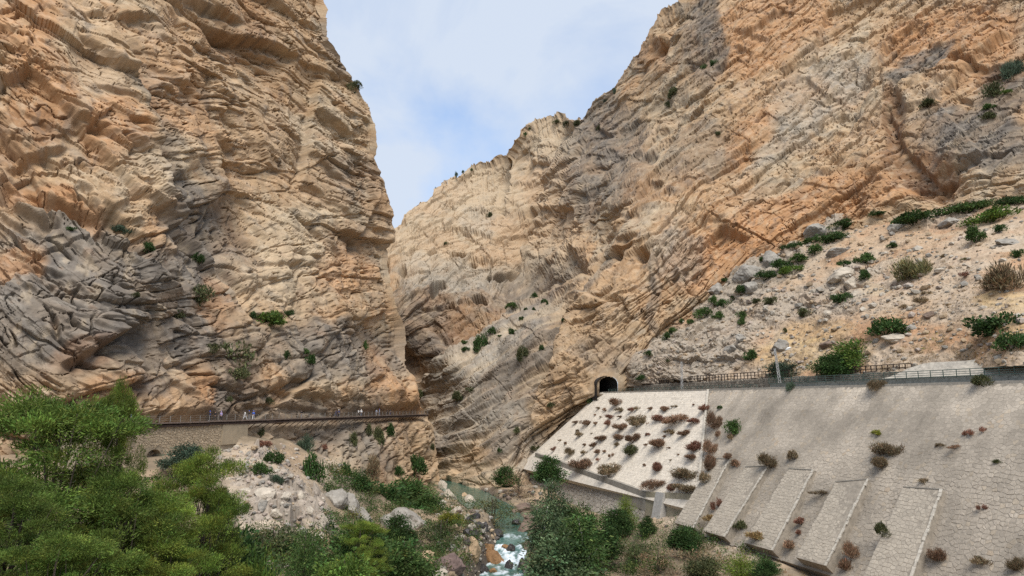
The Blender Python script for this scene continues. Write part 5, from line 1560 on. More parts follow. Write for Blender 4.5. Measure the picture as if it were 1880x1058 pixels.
m2 = MB(); m2.bar((0, 0.75, -0.25), (0, -1.5, -0.3), 0.12); m2.bar((0, 0.6, -0.45), (0, -1.35, -1.75), 0.10); bm_ = m2.mesh('bracket', DWOOD)
n = int(wcum[-1] / 2.4)
for k in range(n):
    s = (k + 0.5) * wcum[-1] / n
    p = wpt(s, 0.78); q = wpt(s + 0.5, 0.78) - p
    yaw = math.atan2(q[1], q[0])
    link('railing_post', pm, bw, p - bo, (0, 0, yaw))
    if pix(p)[0] > 236: link('bracket', bm_, bw, wpt(s) - bo, (0, 0, yaw + math.pi))
for h_ in (1.08, 0.72, 0.38):
    mb = MB()
    for k in range(nsec):
        mb.bar(wpt(wcum[-1] * k / nsec, 0.78, h_) - bo, wpt(wcum[-1] * (k + 1) / nsec, 0.78, h_) - bo, 0.022)
    mb.build('railing_wire', WIRE, bw)

# stone wall that carries the near end of the walk
s_a, s_b, s_c = wat(150) if False else 0.0, wat(405), wat(447)
aw = empty('arched_stone_wall', wpt(s_b * 0.6, 0.4, -5.2), 'old rubble stone wall with low arches carrying the near end of the boardwalk', 'stone wall')
ao = np.asarray(aw.location)
arches = [(wat(284), 1.65), (wat(357), 1.0)]
OFFW = 0.35
def wall_pt(s, z, off=OFFW):
    p = wpt(max(s, 0), off) if s >= 0 else wpt(0, off) + (wpt(0, off) - wpt(2, off)) / 2 * (-s)
    p = p.copy(); p[2] = z; return p
ZT, ZB = DZ - 0.62, -9.6
def arch_z(s):
    z = ZB
    for c, r in arches:
        if abs(s - c) < r: z = max(z, -8.05 + math.sqrt(r * r - (s - c) ** 2) * 0.75)
    return z
ss = np.arange(-9, s_c, 0.3)
mb = MB()
for s in ss:
    zb0, zb1 = arch_z(s), arch_z(s + 0.3)
    A, B_ = wall_pt(s, ZT), wall_pt(s + 0.3, ZT)
    o = wpt(max(s, 0) + 0.1, 1.0) - wpt(max(s, 0) + 0.1, 0.0)
    f0, f1 = wall_pt(s, zb0), wall_pt(s + 0.3, zb1)
    mb.add([v - ao for v in (A, B_, f1, f0, A - o * 2.6, B_ - o * 2.6, f1 - o * 2.6, f0 - o * 2.6)], [(0, 3, 2, 1), (4, 5, 6, 7), (0, 1, 5, 4), (3, 7, 6, 2), (0, 4, 7, 3), (1, 2, 6, 5)])
BUFF = mat_plain('buff_mortar', (0.31, 0.25, 0.175), var=0.25, scale=1.2, bump=0.3)
mb.build('core', BUFF, aw)
_rr = np.random.default_rng(62)
Lw_ = s_b + 9
def keep_aw(u, v):
    s, z = u - 9, ZT - v
    return 0.1 < v and z - 0.25 > arch_z(s) and s < s_b and not any((abs(s - c) < r + 0.25) and z < -8.05 + r for c, r in arches)
cells = vor_cells(int(Lw_ / 0.52), 15, 0.52, 0.40, 0.8, _rr, keep_aw)
def fn_aw(u, v, h):
    out = []
    for a, b, c in zip(np.atleast_1d(u), np.atleast_1d(v), np.atleast_1d(h)): out.append(wall_pt(float(a) - 9, ZT - float(b), OFFW + float(c)) - ao)
    return np.array(out)
build_stones(cells, fn_aw, STONE, lambda c, r: np.array([0.40, 0.315, 0.215]) * r.uniform(0.82, 1.18), _rr, aw, (0.02, 0.09), 0.03)
mb = MB()
for s in np.arange(s_b, s_c, 1.5):
    mb.bar(wall_pt(s, (ZT - 7.0) / 2, OFFW + 0.08) - ao, wall_pt(s + 1.49, (ZT - 7.0) / 2, OFFW + 0.08) - ao, 0.3, -ZT * 0 + 7.0 + ZT)
mb.build('render_patch', mat_plain('buff_render', (0.36, 0.29, 0.20), var=0.15, scale=0.8, bump=0.15), aw)

# walkers
SKIN = mat_plain('skin', (0.42, 0.26, 0.18), rough=0.6, var=0.06)
def cloth(name, c): return mat_plain(name, c, rough=0.9, var=0.12, scale=6)
CL = {k: cloth('cloth_' + k, c) for k, c in dict(black=(0.02, 0.02, 0.024), navy=(0.03, 0.04, 0.10), white=(0.62, 0.61, 0.60), lilac=(0.36, 0.30, 0.52), blue=(0.06, 0.12, 0.42), lightblue=(0.42, 0.52, 0.66), grey=(0.22, 0.22, 0.23), denim=(0.09, 0.12, 0.19), greyblue=(0.24, 0.28, 0.36)).items()}
HAIR = mat_plain('dark_hair', (0.03, 0.02, 0.015), rough=0.6, var=0.2)
HELM = {k: mat_plain('helmet_' + k, c, rough=0.35, var=0.04) for k, c in dict(blue=(0.07, 0.13, 0.5), white=(0.75, 0.75, 0.74)).items()}

def skin_body(name, verts, edges, rad, mat, parent, root=0, lv=1):
    me = bpy.data.meshes.new(name)
    me.from_pydata(verts, edges, []); me.materials.append(mat)
    o = link(name, me, parent)
    m = o.modifiers.new('skin', 'SKIN'); m.use_smooth_shade = True
    sv = me.skin_vertices[0].data if me.skin_vertices else None
    if sv is None:
        bm2 = bmesh.new(); bm2.from_mesh(me); bm2.verts.layers.skin.verify(); bm2.to_mesh(me); bm2.free(); sv = me.skin_vertices[0].data
    for i, r_ in enumerate(rad):
        sv[i].radius = (r_[0], r_[1]) if isinstance(r_, tuple) else (r_, r_)
        sv[i].use_root = (i == root)
    sm = o.modifiers.new('smooth', 'SUBSURF'); sm.levels = lv; sm.render_levels = lv
    return o

def person(px, top, shirt, legs, head, label, stride=0.25, face=0.0, lean=0.0, hide=False, back=0.15, arm=0.2):
    s = wat(px); p = wpt(s, back, 0.03)
    q = wpt(s + 0.5) - wpt(s - 0.5)
    e = empty('person', p, label, 'person', 'walkers on the boardwalk', math.atan2(q[1], q[0]) - math.pi / 2 + face)
    L = lean; st = stride
    # joints: +y is forward
    V = [(0, 0, .95), (0, L * .3, 1.15), (0, L * .75, 1.40), (0, L, 1.50), (0, L * 1.1 + .01, 1.56), (0, L * 1.15 + .02, 1.66), (0, L * 1.15 + .01, 1.73)]
    E = [(0, 1), (1, 2), (2, 3), (3, 4), (4, 5), (5, 6)]
    R_ = [(.15, .11), (.15, .10), (.17, .11), .055, .055, (.078, .095), .06]
    def add(v, r, to):
        V.append(v); R_.append(r); E.append((to, len(V) - 1)); return len(V) - 1
    for sx in (-1, 1):
        k = add((sx * .09, 0, .88), .088, 0); k = add((sx * .10, st * .55 * sx + .04, .48), .06, k); k = add((sx * .10, st * sx - (.05 if sx * st < 0 else 0), .09), .042, k); add((sx * .11, st * sx + .15, .035), .035, k)
        k = add((sx * .19, L * .75, 1.40), .056, 2); k = add((sx * .235, L * .6 - arm * .4 * sx - .02, 1.13), .042, k); k = add((sx * .225, L * .5 - arm * sx + .08, .90), .03, k)
        pm_ = add((sx * .22, L * .5 - arm * sx + .11, .83), .03, k)
        for f, (dx, ln) in enumerate(((-.028, .085), (-.010, .095), (.010, .09), (.027, .072))):
            add((sx * .215 + dx * .2, L * .5 - arm * sx + .12 + dx, .83 - ln), .008, pm_)
        add((sx * .20, L * .5 - arm * sx + .17, .80), .009, pm_)
    skin_body('body', V, E, R_, SKIN, e)
    # face: nose
    hv = V[5]
    mbf = MB(); mbf.tube([(hv[0], hv[1] + .088, hv[2] + .02), (hv[0], hv[1] + .115, hv[2] - .02)], [.009, .014], 5); mbf.build('nose', SKIN, e)
    # jacket and trousers
    jv = [V[i] for i in (0, 1, 2, 3)]; je = [(0, 1), (1, 2), (2, 3)]; jr = [(.185, .145), (.185, .135), (.205, .145), .085]
    for b in (11, 11 + 13):
        n0 = len(jv); jv += [V[b], V[b + 1], V[b + 2]]; je += [(2, n0), (n0, n0 + 1), (n0 + 1, n0 + 2)]; jr += [.078, .062, .05]
    skin_body('jacket', jv, je, jr, CL[shirt], e)
    tv = [(0, 0, .98)]; te = []; trr = [(.17, .135)]
    for b in (7, 7 + 13):
        n0 = len(tv); tv += [V[b], V[b + 1], V[b + 2]]; te += [(0, n0), (n0, n0 + 1), (n0 + 1, n0 + 2)]; trr += [.112, .084, .064]
    skin_body('trousers', tv, te, trr, CL[legs], e)
    mbs = MB()
    for b in (7, 7 + 13):
        a = np.array(V[b + 2]); t_ = np.array(V[b + 3])
        mbs.tube([a + (0, -.07, -.06), a + (0, .0, -.045), t_ + (0, -.02, .01), t_ + (0, .06, -.01)], [.045, .055, .048, .03], 7)
    mbs.build('shoes', CL['grey'], e, True)
    if head in HELM:
        mbh = MB(); mbh.tube([(0, hv[1] - .0, hv[2] + .02), (0, hv[1], hv[2] + .06), (0, hv[1] - .005, hv[2] + .12), (0, hv[1] - .01, hv[2] + .15)], [.125, .122, .085, .02], 10); mbh.build('helmet', HELM[head], e, True)
    else:
        m_ = CL[head] if head in CL else HAIR
        mbh = MB(); mbh.tube([(0, hv[1] - .05, hv[2] - .10), (0, hv[1] - .035, hv[2]), (0, hv[1] - .02, hv[2] + .07), (0, hv[1] - .02, hv[2] + .12)], [.07, .105, .10, .03], 10); mbh.build('hood' if head in CL else 'hair', m_, e, True)
    return e
person(241, 752, 'lightblue', 'denim', 'hair', 'person in a pale blue shirt half hidden by the pine at the left end', back=-0.1, arm=0.1)
person(383.5, 752, 'navy', 'black', 'blue', 'person in dark clothes with a blue helmet, leftmost of the trio', 0.1, 2.6, arm=0.05)
person(393.5, 752, 'black', 'black', 'hair', 'person all in black, middle of the trio on the stone wall section', 0.3, 2.9, arm=0.1)
person(404, 752, 'lilac', 'black', 'lilac', 'person in a hooded lilac jacket, right of the trio', 0.12, 3.0, arm=0.05)
person(448.5, 750, 'white', 'white', 'hair', 'person in white leaning forward, left in the group of three', 0.35, 2.6, 0.12)
person(455.5, 748, 'black', 'grey', 'blue', 'person in a black top with a blue helmet between two others in light trousers', 0.1, 2.2)
person(463.5, 748, 'blue', 'white', 'blue', 'person in a bright blue jacket and white trousers', 0.28, 0.4, arm=0.1)
person(556, 750, 'black', 'grey', 'hair', 'lone person in a dark top at the middle of the walk', 0.1, 1.5, back=-0.4)
person(615.5, 747, 'navy', 'navy', 'hair', 'person in navy stepping wide, left of the pair by the dark rock', 0.4, 2.4)
person(620.5, 746, 'navy', 'black', 'white', 'person in navy with a white helmet, right of the pair by the dark rock', 0.2, 0.6)
person(657, 747, 'white', 'black', 'hair', 'person in a pale top and black trousers, left of the white shirt', 0.3, 2.8, arm=0.3)
person(662, 746, 'white', 'denim', 'white', 'person in a bright white shirt near the far end', 0.2, 0.5)
person(690, 748, 'greyblue', 'grey', 'hair', 'person in grey blue, left of two near the far end', 0.1, 1.2)
person(695.5, 747.5, 'greyblue', 'denim', 'blue', 'person in grey blue with a blue helmet near the far end', 0.1, 2.2)
person(710.5, 748, 'black', 'black', 'hair', 'person in black, left of the last pair on the walk', 0.1, 2.4)
person(715.5, 747.5, 'black', 'navy', 'hair', 'person in black, last one on the walk before it turns the corner', 0.1, 0.4)
# ------------------------------------------------------------------ shrubs on the hillside, the walls and the cliffs
def crop(ox, oy, k, items): return [(ox + a[0] / k, oy + a[1] / k, a[2] / k, a[3] / k) + tuple(a[4:]) for a in items]

HILL = crop(1250, 340, 2.94, [
    (868, 212, 135, 60, 'dark', 'dark green shrub right beside the grey boulder at the cliff foot', 'BUSH'),
    (1065, 153, 85, 30, 'dark', 'small dark shrub alone under the cliff, left of the long dark shrub', 'BUSH'),
    (1255, 170, 300, 85, 'dark', 'long dark green shrub behind the round grey boulder', 'MAT'),
    (1570, 115, 290, 70, 'mid', 'long green shrub along the cliff foot at upper right', 'MAT'),
    (1795, 82, 170, 60, 'dark', 'dark shrub at the right edge under the cliff', 'MAT'),
    (1670, 165, 290, 85, 'bright', 'long bright yellow green shrub at upper right', 'MAT'),
    (1585, 270, 150, 95, 'mid', 'rounded green shrub below the long bright shrub', 'BUSH'),
    (1728, 232, 95, 50, 'dark', 'small dark shrub right of the rounded one, below the long bright shrub', 'BUSH'),
    (1140, 326, 68, 32, 'dark', 'small flat dark shrub on the bare earth below the round boulder', 'BUSH'),
    (1005, 397, 118, 65, 'mid', 'dense green shrub above the pale flat rocks', 'BUSH'),
    (990, 487, 75, 60, 'dark', 'compact green shrub at the right end of the pale flat rocks', 'BUSH'),
    (880, 422, 70, 36, 'dark', 'small dark shrub left of the dense green shrub', 'BUSH'),
    (1265, 455, 220, 130, 'broom', 'pale straw green broom bush standing alone on the hillside', 'WISP'),
    (1535, 487, 95, 40, 'red', 'low reddish brown cushion plant right of the pale broom', 'TUFT'),
    (1745, 515, 245, 150, 'brown', 'large dark olive brown bush near the right edge', 'WISP'),
    (1832, 368, 85, 55, 'dark', 'dark shrub at the right edge above the olive brown bush', 'BUSH'),
    (868, 610, 135, 65, 'dark', 'oblong dark green shrub in the middle of the hillside', 'BUSH'),
    (668, 688, 92, 60, 'olive', 'grey olive round shrub on the stones left of centre of the hillside', 'BUSH'),
    (492, 624, 100, 50, 'olive', 'wide grey olive shrub, right one of a touching pair', 'BUSH'),
    (412, 626, 62, 36, 'olive', 'grey olive shrub, left one of a touching pair', 'BUSH'),
    (1102, 770, 212, 100, 'dark', 'big dark green shrub over the pale rock slab', 'BUSH'),
    (1690, 757, 295, 140, 'dark', 'biggest dark green bush low on the hillside at right', 'BUSH'),
    (1775, 850, 170, 105, 'dark', 'dark green bush just below the biggest one at right', 'BUSH'),
    (600, 460, 125, 50, 'bright', 'bright green cushion shrub on the row below the grey outcrop', 'BUSH'),
    (450, 487, 92, 56, 'dark', 'dark shrub left of the bright green cushion', 'BUSH'),
    (540, 432, 100, 66, 'dark', 'dark shrub just above the bright green cushion', 'BUSH'),
    (632, 398, 120, 56, 'mid', 'green shrub in the diagonal row, above right of the bright cushion', 'BUSH'),
    (722, 350, 100, 55, 'mid', 'lighter green shrub in the diagonal row below the dark pair', 'BUSH'),
    (820, 282, 150, 66, 'dark', 'long dark shrub at the upper part of the diagonal row', 'MAT'),
    (605, 322, 105, 45, 'dark', 'low dark shrub above the grey outcrop', 'MAT'),
    (715, 298, 85, 36, 'mid', 'small green shrub joined to the long dark one in the row', 'BUSH'),
    (325, 566, 62, 60, 'dark', 'dark upright shrub beside the pale lone boulder', 'BUSH'),
    (182, 624, 62, 55, 'mid', 'green shrub at the left end of the hillside, upper of the cluster', 'BUSH'),
    (234, 640, 82, 62, 'dark', 'round dark shrub in the left cluster', 'BUSH'),
    (120, 690, 104, 70, 'mid', 'green shrub lowest in the left cluster by the cliff', 'BUSH'),
    (208, 706, 78, 48, 'mid', 'green cushion shrub below the round dark one at left', 'BUSH'),
    (325, 702, 62, 46, 'mid', 'green shrub, upper of two stacked above each other', 'BUSH'),
    (332, 738, 56, 46, 'mid', 'green shrub, lower of two stacked above each other', 'BUSH'),
    (243, 512, 36, 26, 'dark', 'tiny dark shrub at the left foot of the grey outcrop', 'BUSH'),
    (285, 608, 36, 28, 'dark', 'tiny dark shrub right of the left cluster', 'BUSH'),
    (440, 400, 46, 30, 'dark', 'small dark shrub growing on top of the grey outcrop', 'BUSH'),
    (365, 500, 46, 30, 'mid', 'small green shrub between the outcrop and the pale boulder', 'BUSH'),
    (380, 922, 88, 66, 'dark', 'round dark shrub low on the hillside left of the lamp', 'BUSH'),
    (565, 784, 34, 30, 'olive', 'tiny olive shrub on the dry grass patch', 'BUSH'),
    (1300, 625, 80, 40, 'brown', 'reddish brown low scrub in the middle right of the hillside', 'TUFT'),
    (1325, 580, 46, 20, 'brown', 'small brown cushion above the reddish brown scrub', 'TUFT'),
    (1200, 655, 60, 24, 'brown', 'thin brown scrub left of the reddish brown scrub', 'TUFT'),
    (1525, 400, 46, 22, 'broom', 'small straw coloured tuft above the red cushion', 'TUFT'),
    (1425, 378, 40, 18, 'brown', 'little brown tuft on the bare upper slope', 'TUFT'),
    (5, 735, 30, 30, 'dark', 'tiny dark shrub at the cliff foot above the tunnel side', 'BUSH'),
    (50, 738, 40, 30, 'mid', 'small green shrub trailing the left cluster', 'BUSH'),
])
HILL += crop(900, 340, 2.94, [(858, 910, 64, 32, 'dark', 'round dark shrub just above the fence near the tunnel', 'BUSH'), (985, 785, 62, 40, 'mid', 'green shrub at the edge of cliff and scree, upper of two', 'BUSH'), (952, 815, 46, 50, 'dark', 'dark shrub at the edge of cliff and scree, lower of two', 'BUSH'),
                              (958, 948, 26, 20, 'olive', 'tiny olive shrub among the grey stones above the fence', 'BUSH'), (820, 1040, 60, 30, 'dark', 'dark shrub behind the fence next to the tunnel', 'BUSH')])
for a in HILL:
    bush_at(a[0], a[1], a[2], a[3], a[4], a[5], a[6], name='broom_bush' if a[6] == 'WISP' else 'shrub')

# brown tufts on the pale pitched slope: named by size, row (counted down from the tunnel) and place in the row
TU = crop(960, 680, 2.8, [(477, 167, 72, 55), (497, 202, 45, 38), (420, 202, 36, 25), (385, 194, 32, 18), (558, 202, 42, 35), (592, 195, 40, 30), (661, 195, 42, 25), (725, 198, 66, 38), (779, 184, 36, 16), (928, 193, 62, 48), (449, 240, 56, 28),
    (443, 270, 50, 42), (503, 238, 30, 18), (567, 243, 32, 22), (592, 266, 92, 74), (707, 250, 74, 52), (790, 256, 130, 60), (880, 262, 62, 36), (276, 266, 42, 24), (328, 271, 68, 36), (378, 273, 32, 25), (503, 290, 74, 50), (757, 316, 50, 42), (828, 322, 64, 40),
    (295, 329, 42, 42), (278, 311, 30, 22), (407, 350, 64, 35), (370, 383, 40, 38), (498, 347, 66, 46), (570, 351, 80, 62), (485, 381, 44, 36), (548, 412, 96, 76), (700, 376, 84, 60), (632, 383, 30, 20), (875, 391, 98, 66), (870, 446, 62, 36), (191, 361, 22, 20),
    (217, 376, 32, 26), (160, 403, 32, 30), (246, 420, 62, 50), (314, 383, 24, 22), (389, 417, 44, 34), (425, 416, 26, 20), (455, 437, 34, 34), (320, 422, 40, 34), (391, 458, 32, 26), (302, 481, 130, 72), (450, 521, 108, 86), (624, 487, 26, 24), (684, 498, 70, 58),
    (846, 541, 138, 86), (686, 592, 112, 60), (758, 604, 74, 46), (850, 610, 132, 52), (640, 330, 34, 28), (725, 205, 40, 22), (372, 228, 16, 14), (403, 240, 20, 14), (355, 325, 16, 12), (642, 272, 18, 12), (878, 176, 16, 12), (760, 462, 22, 14), (800, 432, 14, 12), (725, 340, 24, 18), (750, 398, 22, 14)])
rows = sorted(TU, key=lambda a: a[1])
nrow = 10
ords = ['first', 'second', 'third', 'fourth', 'fifth', 'sixth', 'seventh', 'eighth', 'ninth', 'tenth', 'eleventh', 'twelfth']
per = math.ceil(len(rows) / nrow)
for k in range(nrow):
    row = sorted(rows[k * per:(k + 1) * per], key=lambda a: a[0])
    for i, a in enumerate(row):
        size = 'large' if a[2] > 33 else ('medium' if a[2] > 18 else ('small' if a[2] > 9 else 'tiny'))
        colr = random.choice(['russet', 'russet', 'brown', 'red']) if a[2] < 40 else random.choice(['russet', 'brown'])
        if abs(a[0] - (960 + 548 / 2.8)) < 3 and abs(a[1] - (680 + 412 / 2.8)) < 3: colr = 'olive'
        if abs(a[0] - (960 + 450 / 2.8)) < 2 and abs(a[1] - (680 + 521 / 2.8)) < 2: colr = 'brown'
        cn = {'russet': 'russet', 'brown': 'dull brown', 'red': 'reddish', 'olive': 'olive brown'}[colr]
        bush_at(a[0], a[1], a[2] * 1.2, a[3] * 0.66, colr, '%s %s tuft on the pale slope, %s row from top, %s from left' % (size, cn, ords[k], ords[i]), 'TUFT' if a[2] < 20 else 'WISP', 'dry_tuft', 'tuft', 'russet tufts on the pale stone slope')

WALLB = crop(960, 680, 2.8, [(985, 268, 95, 82, 'russet', 'russet scrub left of the green bush on the grey wall', 'WISP'), (1072, 296, 104, 84, 'mid', 'single bright green bush on the grey wall near the pale slope', 'BUSH'), (965, 402, 90, 62, 'russet', 'russet scrub straddling the kerb between pale and grey wall', 'WISP'),
    (1075, 340, 60, 34, 'brown', 'dull brown scrub directly under the green bush on the wall', 'TUFT'), (950, 480, 80, 80, 'russet', 'dry russet scrub along the kerb above the first buttress', 'WISP'), (945, 552, 60, 60, 'brown', 'brown scrub at the low end of the kerb', 'TUFT'), (1015, 192, 26, 20, 'dark', 'tiny dark green plant near the top of the kerb', 'BUSH'),
    (1090, 478, 70, 44, 'russet', 'russet scrub right of the head of the first buttress', 'TUFT'), (1255, 470, 112, 62, 'brown', 'olive brown bush on the wall at the head of the second buttress', 'WISP'), (1000, 690, 56, 56, 'red', 'reddish tuft low between the first two buttresses', 'TUFT'), (1060, 440, 60, 30, 'russet', 'small russet patch above the first buttress', 'TUFT'),
    (1000, 330, 60, 40, 'russet', 'russet tuft right of the kerb, below the big scrub', 'TUFT')])
WALLB += crop(1230, 680, 2.8, [(637, 440, 60, 52, 'brown', 'small olive brown bush on the wall above the third buttress', 'BUSH'), (622, 86, 56, 48, 'grey', 'green bush on the wall coping under the lamp mast', 'BUSH'), (1068, 80, 90, 46, 'brown', 'brown bush on the wall coping midway along the grey wall', 'WISP'),
    (1135, 415, 135, 66, 'brown', 'olive brown bush on the grey wall, upper of two', 'WISP'), (1100, 480, 100, 58, 'brown', 'dull brown bush on the grey wall, lower of two', 'WISP'), (1095, 822, 78, 74, 'olive', 'dark hanging bush beside the last buttress', 'BUSH'), (780, 630, 120, 26, 'brown', 'thin dry brown strip of scrub between the third and fourth buttress', 'TUFT'),
    (680, 775, 70, 36, 'red', 'reddish tuft between the third and fourth buttress', 'TUFT'), (665, 832, 40, 24, 'red', 'small red tuft low between the third and fourth buttress', 'TUFT'), (935, 935, 90, 70, 'russet', 'russet scrub right of the foot of the fourth buttress', 'WISP'), (885, 1000, 90, 60, 'russet', 'russet grass clump at the foot of the fourth buttress', 'TUFT'),
    (370, 800, 80, 44, 'olive', 'olive bush at the foot of the second buttress', 'BUSH'), (620, 895, 90, 40, 'russet', 'russet grass clump at the foot of the third buttress', 'TUFT'), (450, 850, 110, 46, 'straw', 'straw coloured grass clump between second and third buttress feet', 'TUFT'), (200, 760, 90, 36, 'straw', 'straw coloured grass clump at the foot of the first buttress', 'TUFT')])
WALLB += crop(1410, 680, 2.8, [(1112, 52, 100, 66, 'olive', 'dark bush on the coping near the right edge', 'BUSH'), (880, 385, 60, 22, 'brown', 'flat brown plant on the upper right of the grey wall', 'TUFT'), (960, 395, 90, 22, 'russet', 'flat russet plant right of the flat brown one on the wall', 'TUFT'), (1030, 320, 56, 34, 'red', 'reddish plant high on the grey wall at right', 'TUFT'),
    (1110, 305, 34, 30, 'red', 'little red plant right of the reddish one on the wall', 'TUFT'), (810, 572, 66, 30, 'brown', 'brown tuft above the head of the last buttress', 'TUFT'), (1100, 705, 60, 30, 'red', 'reddish tuft on the coarse stones at right', 'TUFT'), (870, 950, 100, 60, 'russet', 'russet scrub at the foot of the last buttress', 'WISP'),
    (1080, 975, 120, 40, 'brown', 'brown scrub strip low on the wall at right', 'TUFT'), (560, 320, 50, 30, 'yellow', 'small yellowish plant on the wall above the fourth buttress', 'TUFT'), (1180, 470, 70, 26, 'olive', 'flat olive plant on the right part of the wall', 'TUFT'), (1270, 1000, 80, 60, 'brown', 'brown scrub at the bottom right corner', 'WISP')])
for a in WALLB:
    bush_at(a[0], a[1], a[2], a[3], a[4], a[5], a[6], name='dry_shrub' if a[4] in ('russet', 'brown', 'red', 'straw') else 'shrub', group='plants on the grey wall')

CLF = crop(0, 340, 2.94, [(790, 338, 88, 62, 'dark', 'compact dark shrub on the left cliff, leftmost of two at the same height'), (1058, 398, 78, 66, 'dark', 'compact dark shrub on the left cliff, lower right one of two'), (1075, 585, 120, 115, 'olive', 'hanging olive bush in the grey cliff below the compact pair'),
    (955, 692, 98, 86, 'olive', 'olive shrub on the grey cliff left of the vivid green ledge'), (1440, 728, 190, 95, 'bright', 'vivid green bush filling the ledge on the left cliff'), (1350, 700, 60, 50, 'dark', 'dark shrub at the left end of the green ledge'), (1545, 694, 74, 34, 'dark', 'dark shrub at the right end of the green ledge'),
    (1235, 905, 200, 190, 'olive', 'big olive bush on the left cliff above the boardwalk'), (1265, 1020, 130, 70, 'olive', 'trailing olive bush directly under the big one on the cliff'), (1150, 880, 80, 60, 'olive', 'small olive bush at the upper left of the big one'), (1540, 917, 46, 56, 'dark', 'small dark shrub on the grey cliff, left of the green pair'),
    (1645, 900, 50, 34, 'mid', 'small green shrub on the grey cliff, upper of the pair'), (1672, 946, 76, 60, 'dark', 'dark shrub on the grey cliff, lower of the pair'), (390, 240, 54, 28, 'dark', 'little dark shrub high on the far left cliff'), (670, 240, 80, 44, 'grey', 'greyish bush in the diagonal groove of the left cliff'),
    (730, 590, 50, 34, 'olive', 'faint olive shrub on the dark grey cliff at far left')])
CLF += crop(420, 0, 2.98, [(690, 468, 84, 78, 'olive', 'dark bush on the skyline edge of the left cliff')])
CLF += crop(420, 340, 2.94, [(735, 870, 32, 58, 'mid', 'narrow green plant beside the left cliff edge'), (1365, 862, 60, 112, 'dark', 'tall dark bush on the tilted slab in the gorge'), (1422, 790, 62, 52, 'dark', 'round dark bush above the tall one on the slab'), (1533, 794, 46, 40, 'dark', 'small round bush on the slab, right of the round dark one'),
    (1276, 888, 40, 30, 'dark', 'small dark bush left of the tall one on the slab'), (1272, 850, 34, 24, 'mid', 'tiny green bush higher left of the tall one'), (1592, 915, 64, 90, 'olive', 'long olive bush in the groove right of the slab'), (1688, 880, 32, 36, 'dark', 'little dark bush on the tan buttress'), (1648, 600, 38, 44, 'dark', 'dark bush on the upper slab near the cave roof'),
    (1530, 655, 90, 36, 'mid', 'low green growth at the lip of the long overhang'), (1585, 720, 34, 24, 'dark', 'tiny dark bush on the slab below the overhang, left'), (1645, 670, 24, 20, 'dark', 'tiny dark bush on the slab below the overhang, middle'), (1700, 628, 34, 26, 'dark', 'tiny dark bush on the slab below the overhang, right'), (1720, 640, 16, 30, 'dark', 'upright dark bush in the crack at the top of the slab'),
    (1605, 670, 20, 16, 'dark', 'speck of dark bush between the slab bushes'), (1465, 815, 30, 14, 'dark', 'flat dark bush between the two round ones on the slab'), (1330, 850, 20, 20, 'dark', 'speck of dark bush left of the round dark one'), (1410, 165, 40, 40, 'olive', 'bush in the crack of the far ridge'), (1172, 316, 24, 24, 'olive', 'tiny bush on the far wall'), (1805, 730, 20, 26, 'dark', 'speck of dark bush high on the tan buttress')])
CLF += crop(700, 680, 2.8, [(885, 180, 42, 32, 'olive', 'small bush on the tan buttress left of the tunnel'), (1078, 155, 44, 46, 'dark', 'dark bush at the top corner of the pale slope by the tunnel'), (695, 310, 50, 36, 'olive', 'olive bush on the ribbed grey rock'), (610, 410, 24, 30, 'dark', 'little dark bush in the ribbed rock'), (390, 135, 80, 50, 'olive', 'olive bush in the gully right of the gorge mouth'),
    (455, 100, 50, 40, 'olive', 'olive bush high in the gully right of the gorge mouth'), (200, 135, 60, 60, 'olive', 'olive bush in the dark cleft of the gorge'), (800, 400, 60, 30, 'olive', 'olive bush against the corner of the pale slope')])
CLF += crop(380, 680, 2.8, [(340, 464, 92, 84, 'dark', 'round dark green bush on the rocks under the boardwalk'), (275, 508, 98, 62, 'mid', 'green bush just left below the round dark one'), (540, 528, 130, 165, 'dark', 'tall dark green bush at the top of the grey slope'), (500, 395, 80, 90, 'grey', 'grey leafed bush above the tall dark green one'), (268, 325, 46, 60, 'olive', 'olive bush at the end of the stone wall'),
    (285, 382, 84, 36, 'red', 'reddish brown bush below the end of the stone wall'), (940, 322, 56, 100, 'dark', 'dark ivy patch hanging under the far part of the boardwalk'), (885, 345, 50, 110, 'olive', 'olive ivy strand left of the dark ivy patch'), (752, 360, 40, 80, 'olive', 'ivy strand in the fissure under the boardwalk'), (830, 310, 40, 64, 'olive', 'short ivy strand right under the boardwalk'),
    (1060, 488, 96, 100, 'dark', 'dark bush on the rock foot near the gorge mouth'), (830, 515, 80, 110, 'brown', 'brownish scrub at the foot of the fissures'), (715, 520, 50, 90, 'dark', 'dark ivy at the foot of the fissured rock'), (1085, 500, 40, 40, 'mid', 'small bright bush at the gorge mouth rock'), (980, 520, 60, 50, 'dark', 'dark scrub low on the rock between ivy and gorge mouth'),
    (320, 155, 44, 40, 'olive', 'small olive bush on the cliff just above the walkers'), (100, 150, 50, 40, 'olive', 'olive bush on the cliff above the trio of walkers'), (365, 565, 60, 50, 'grey', 'greyish bush at the top of the pale rubble'), (1155, 400, 30, 50, 'olive', 'olive strand on the corner below the far end of the walk'), (600, 395, 40, 30, 'red', 'reddish plant on the sunlit rock under the walk')])
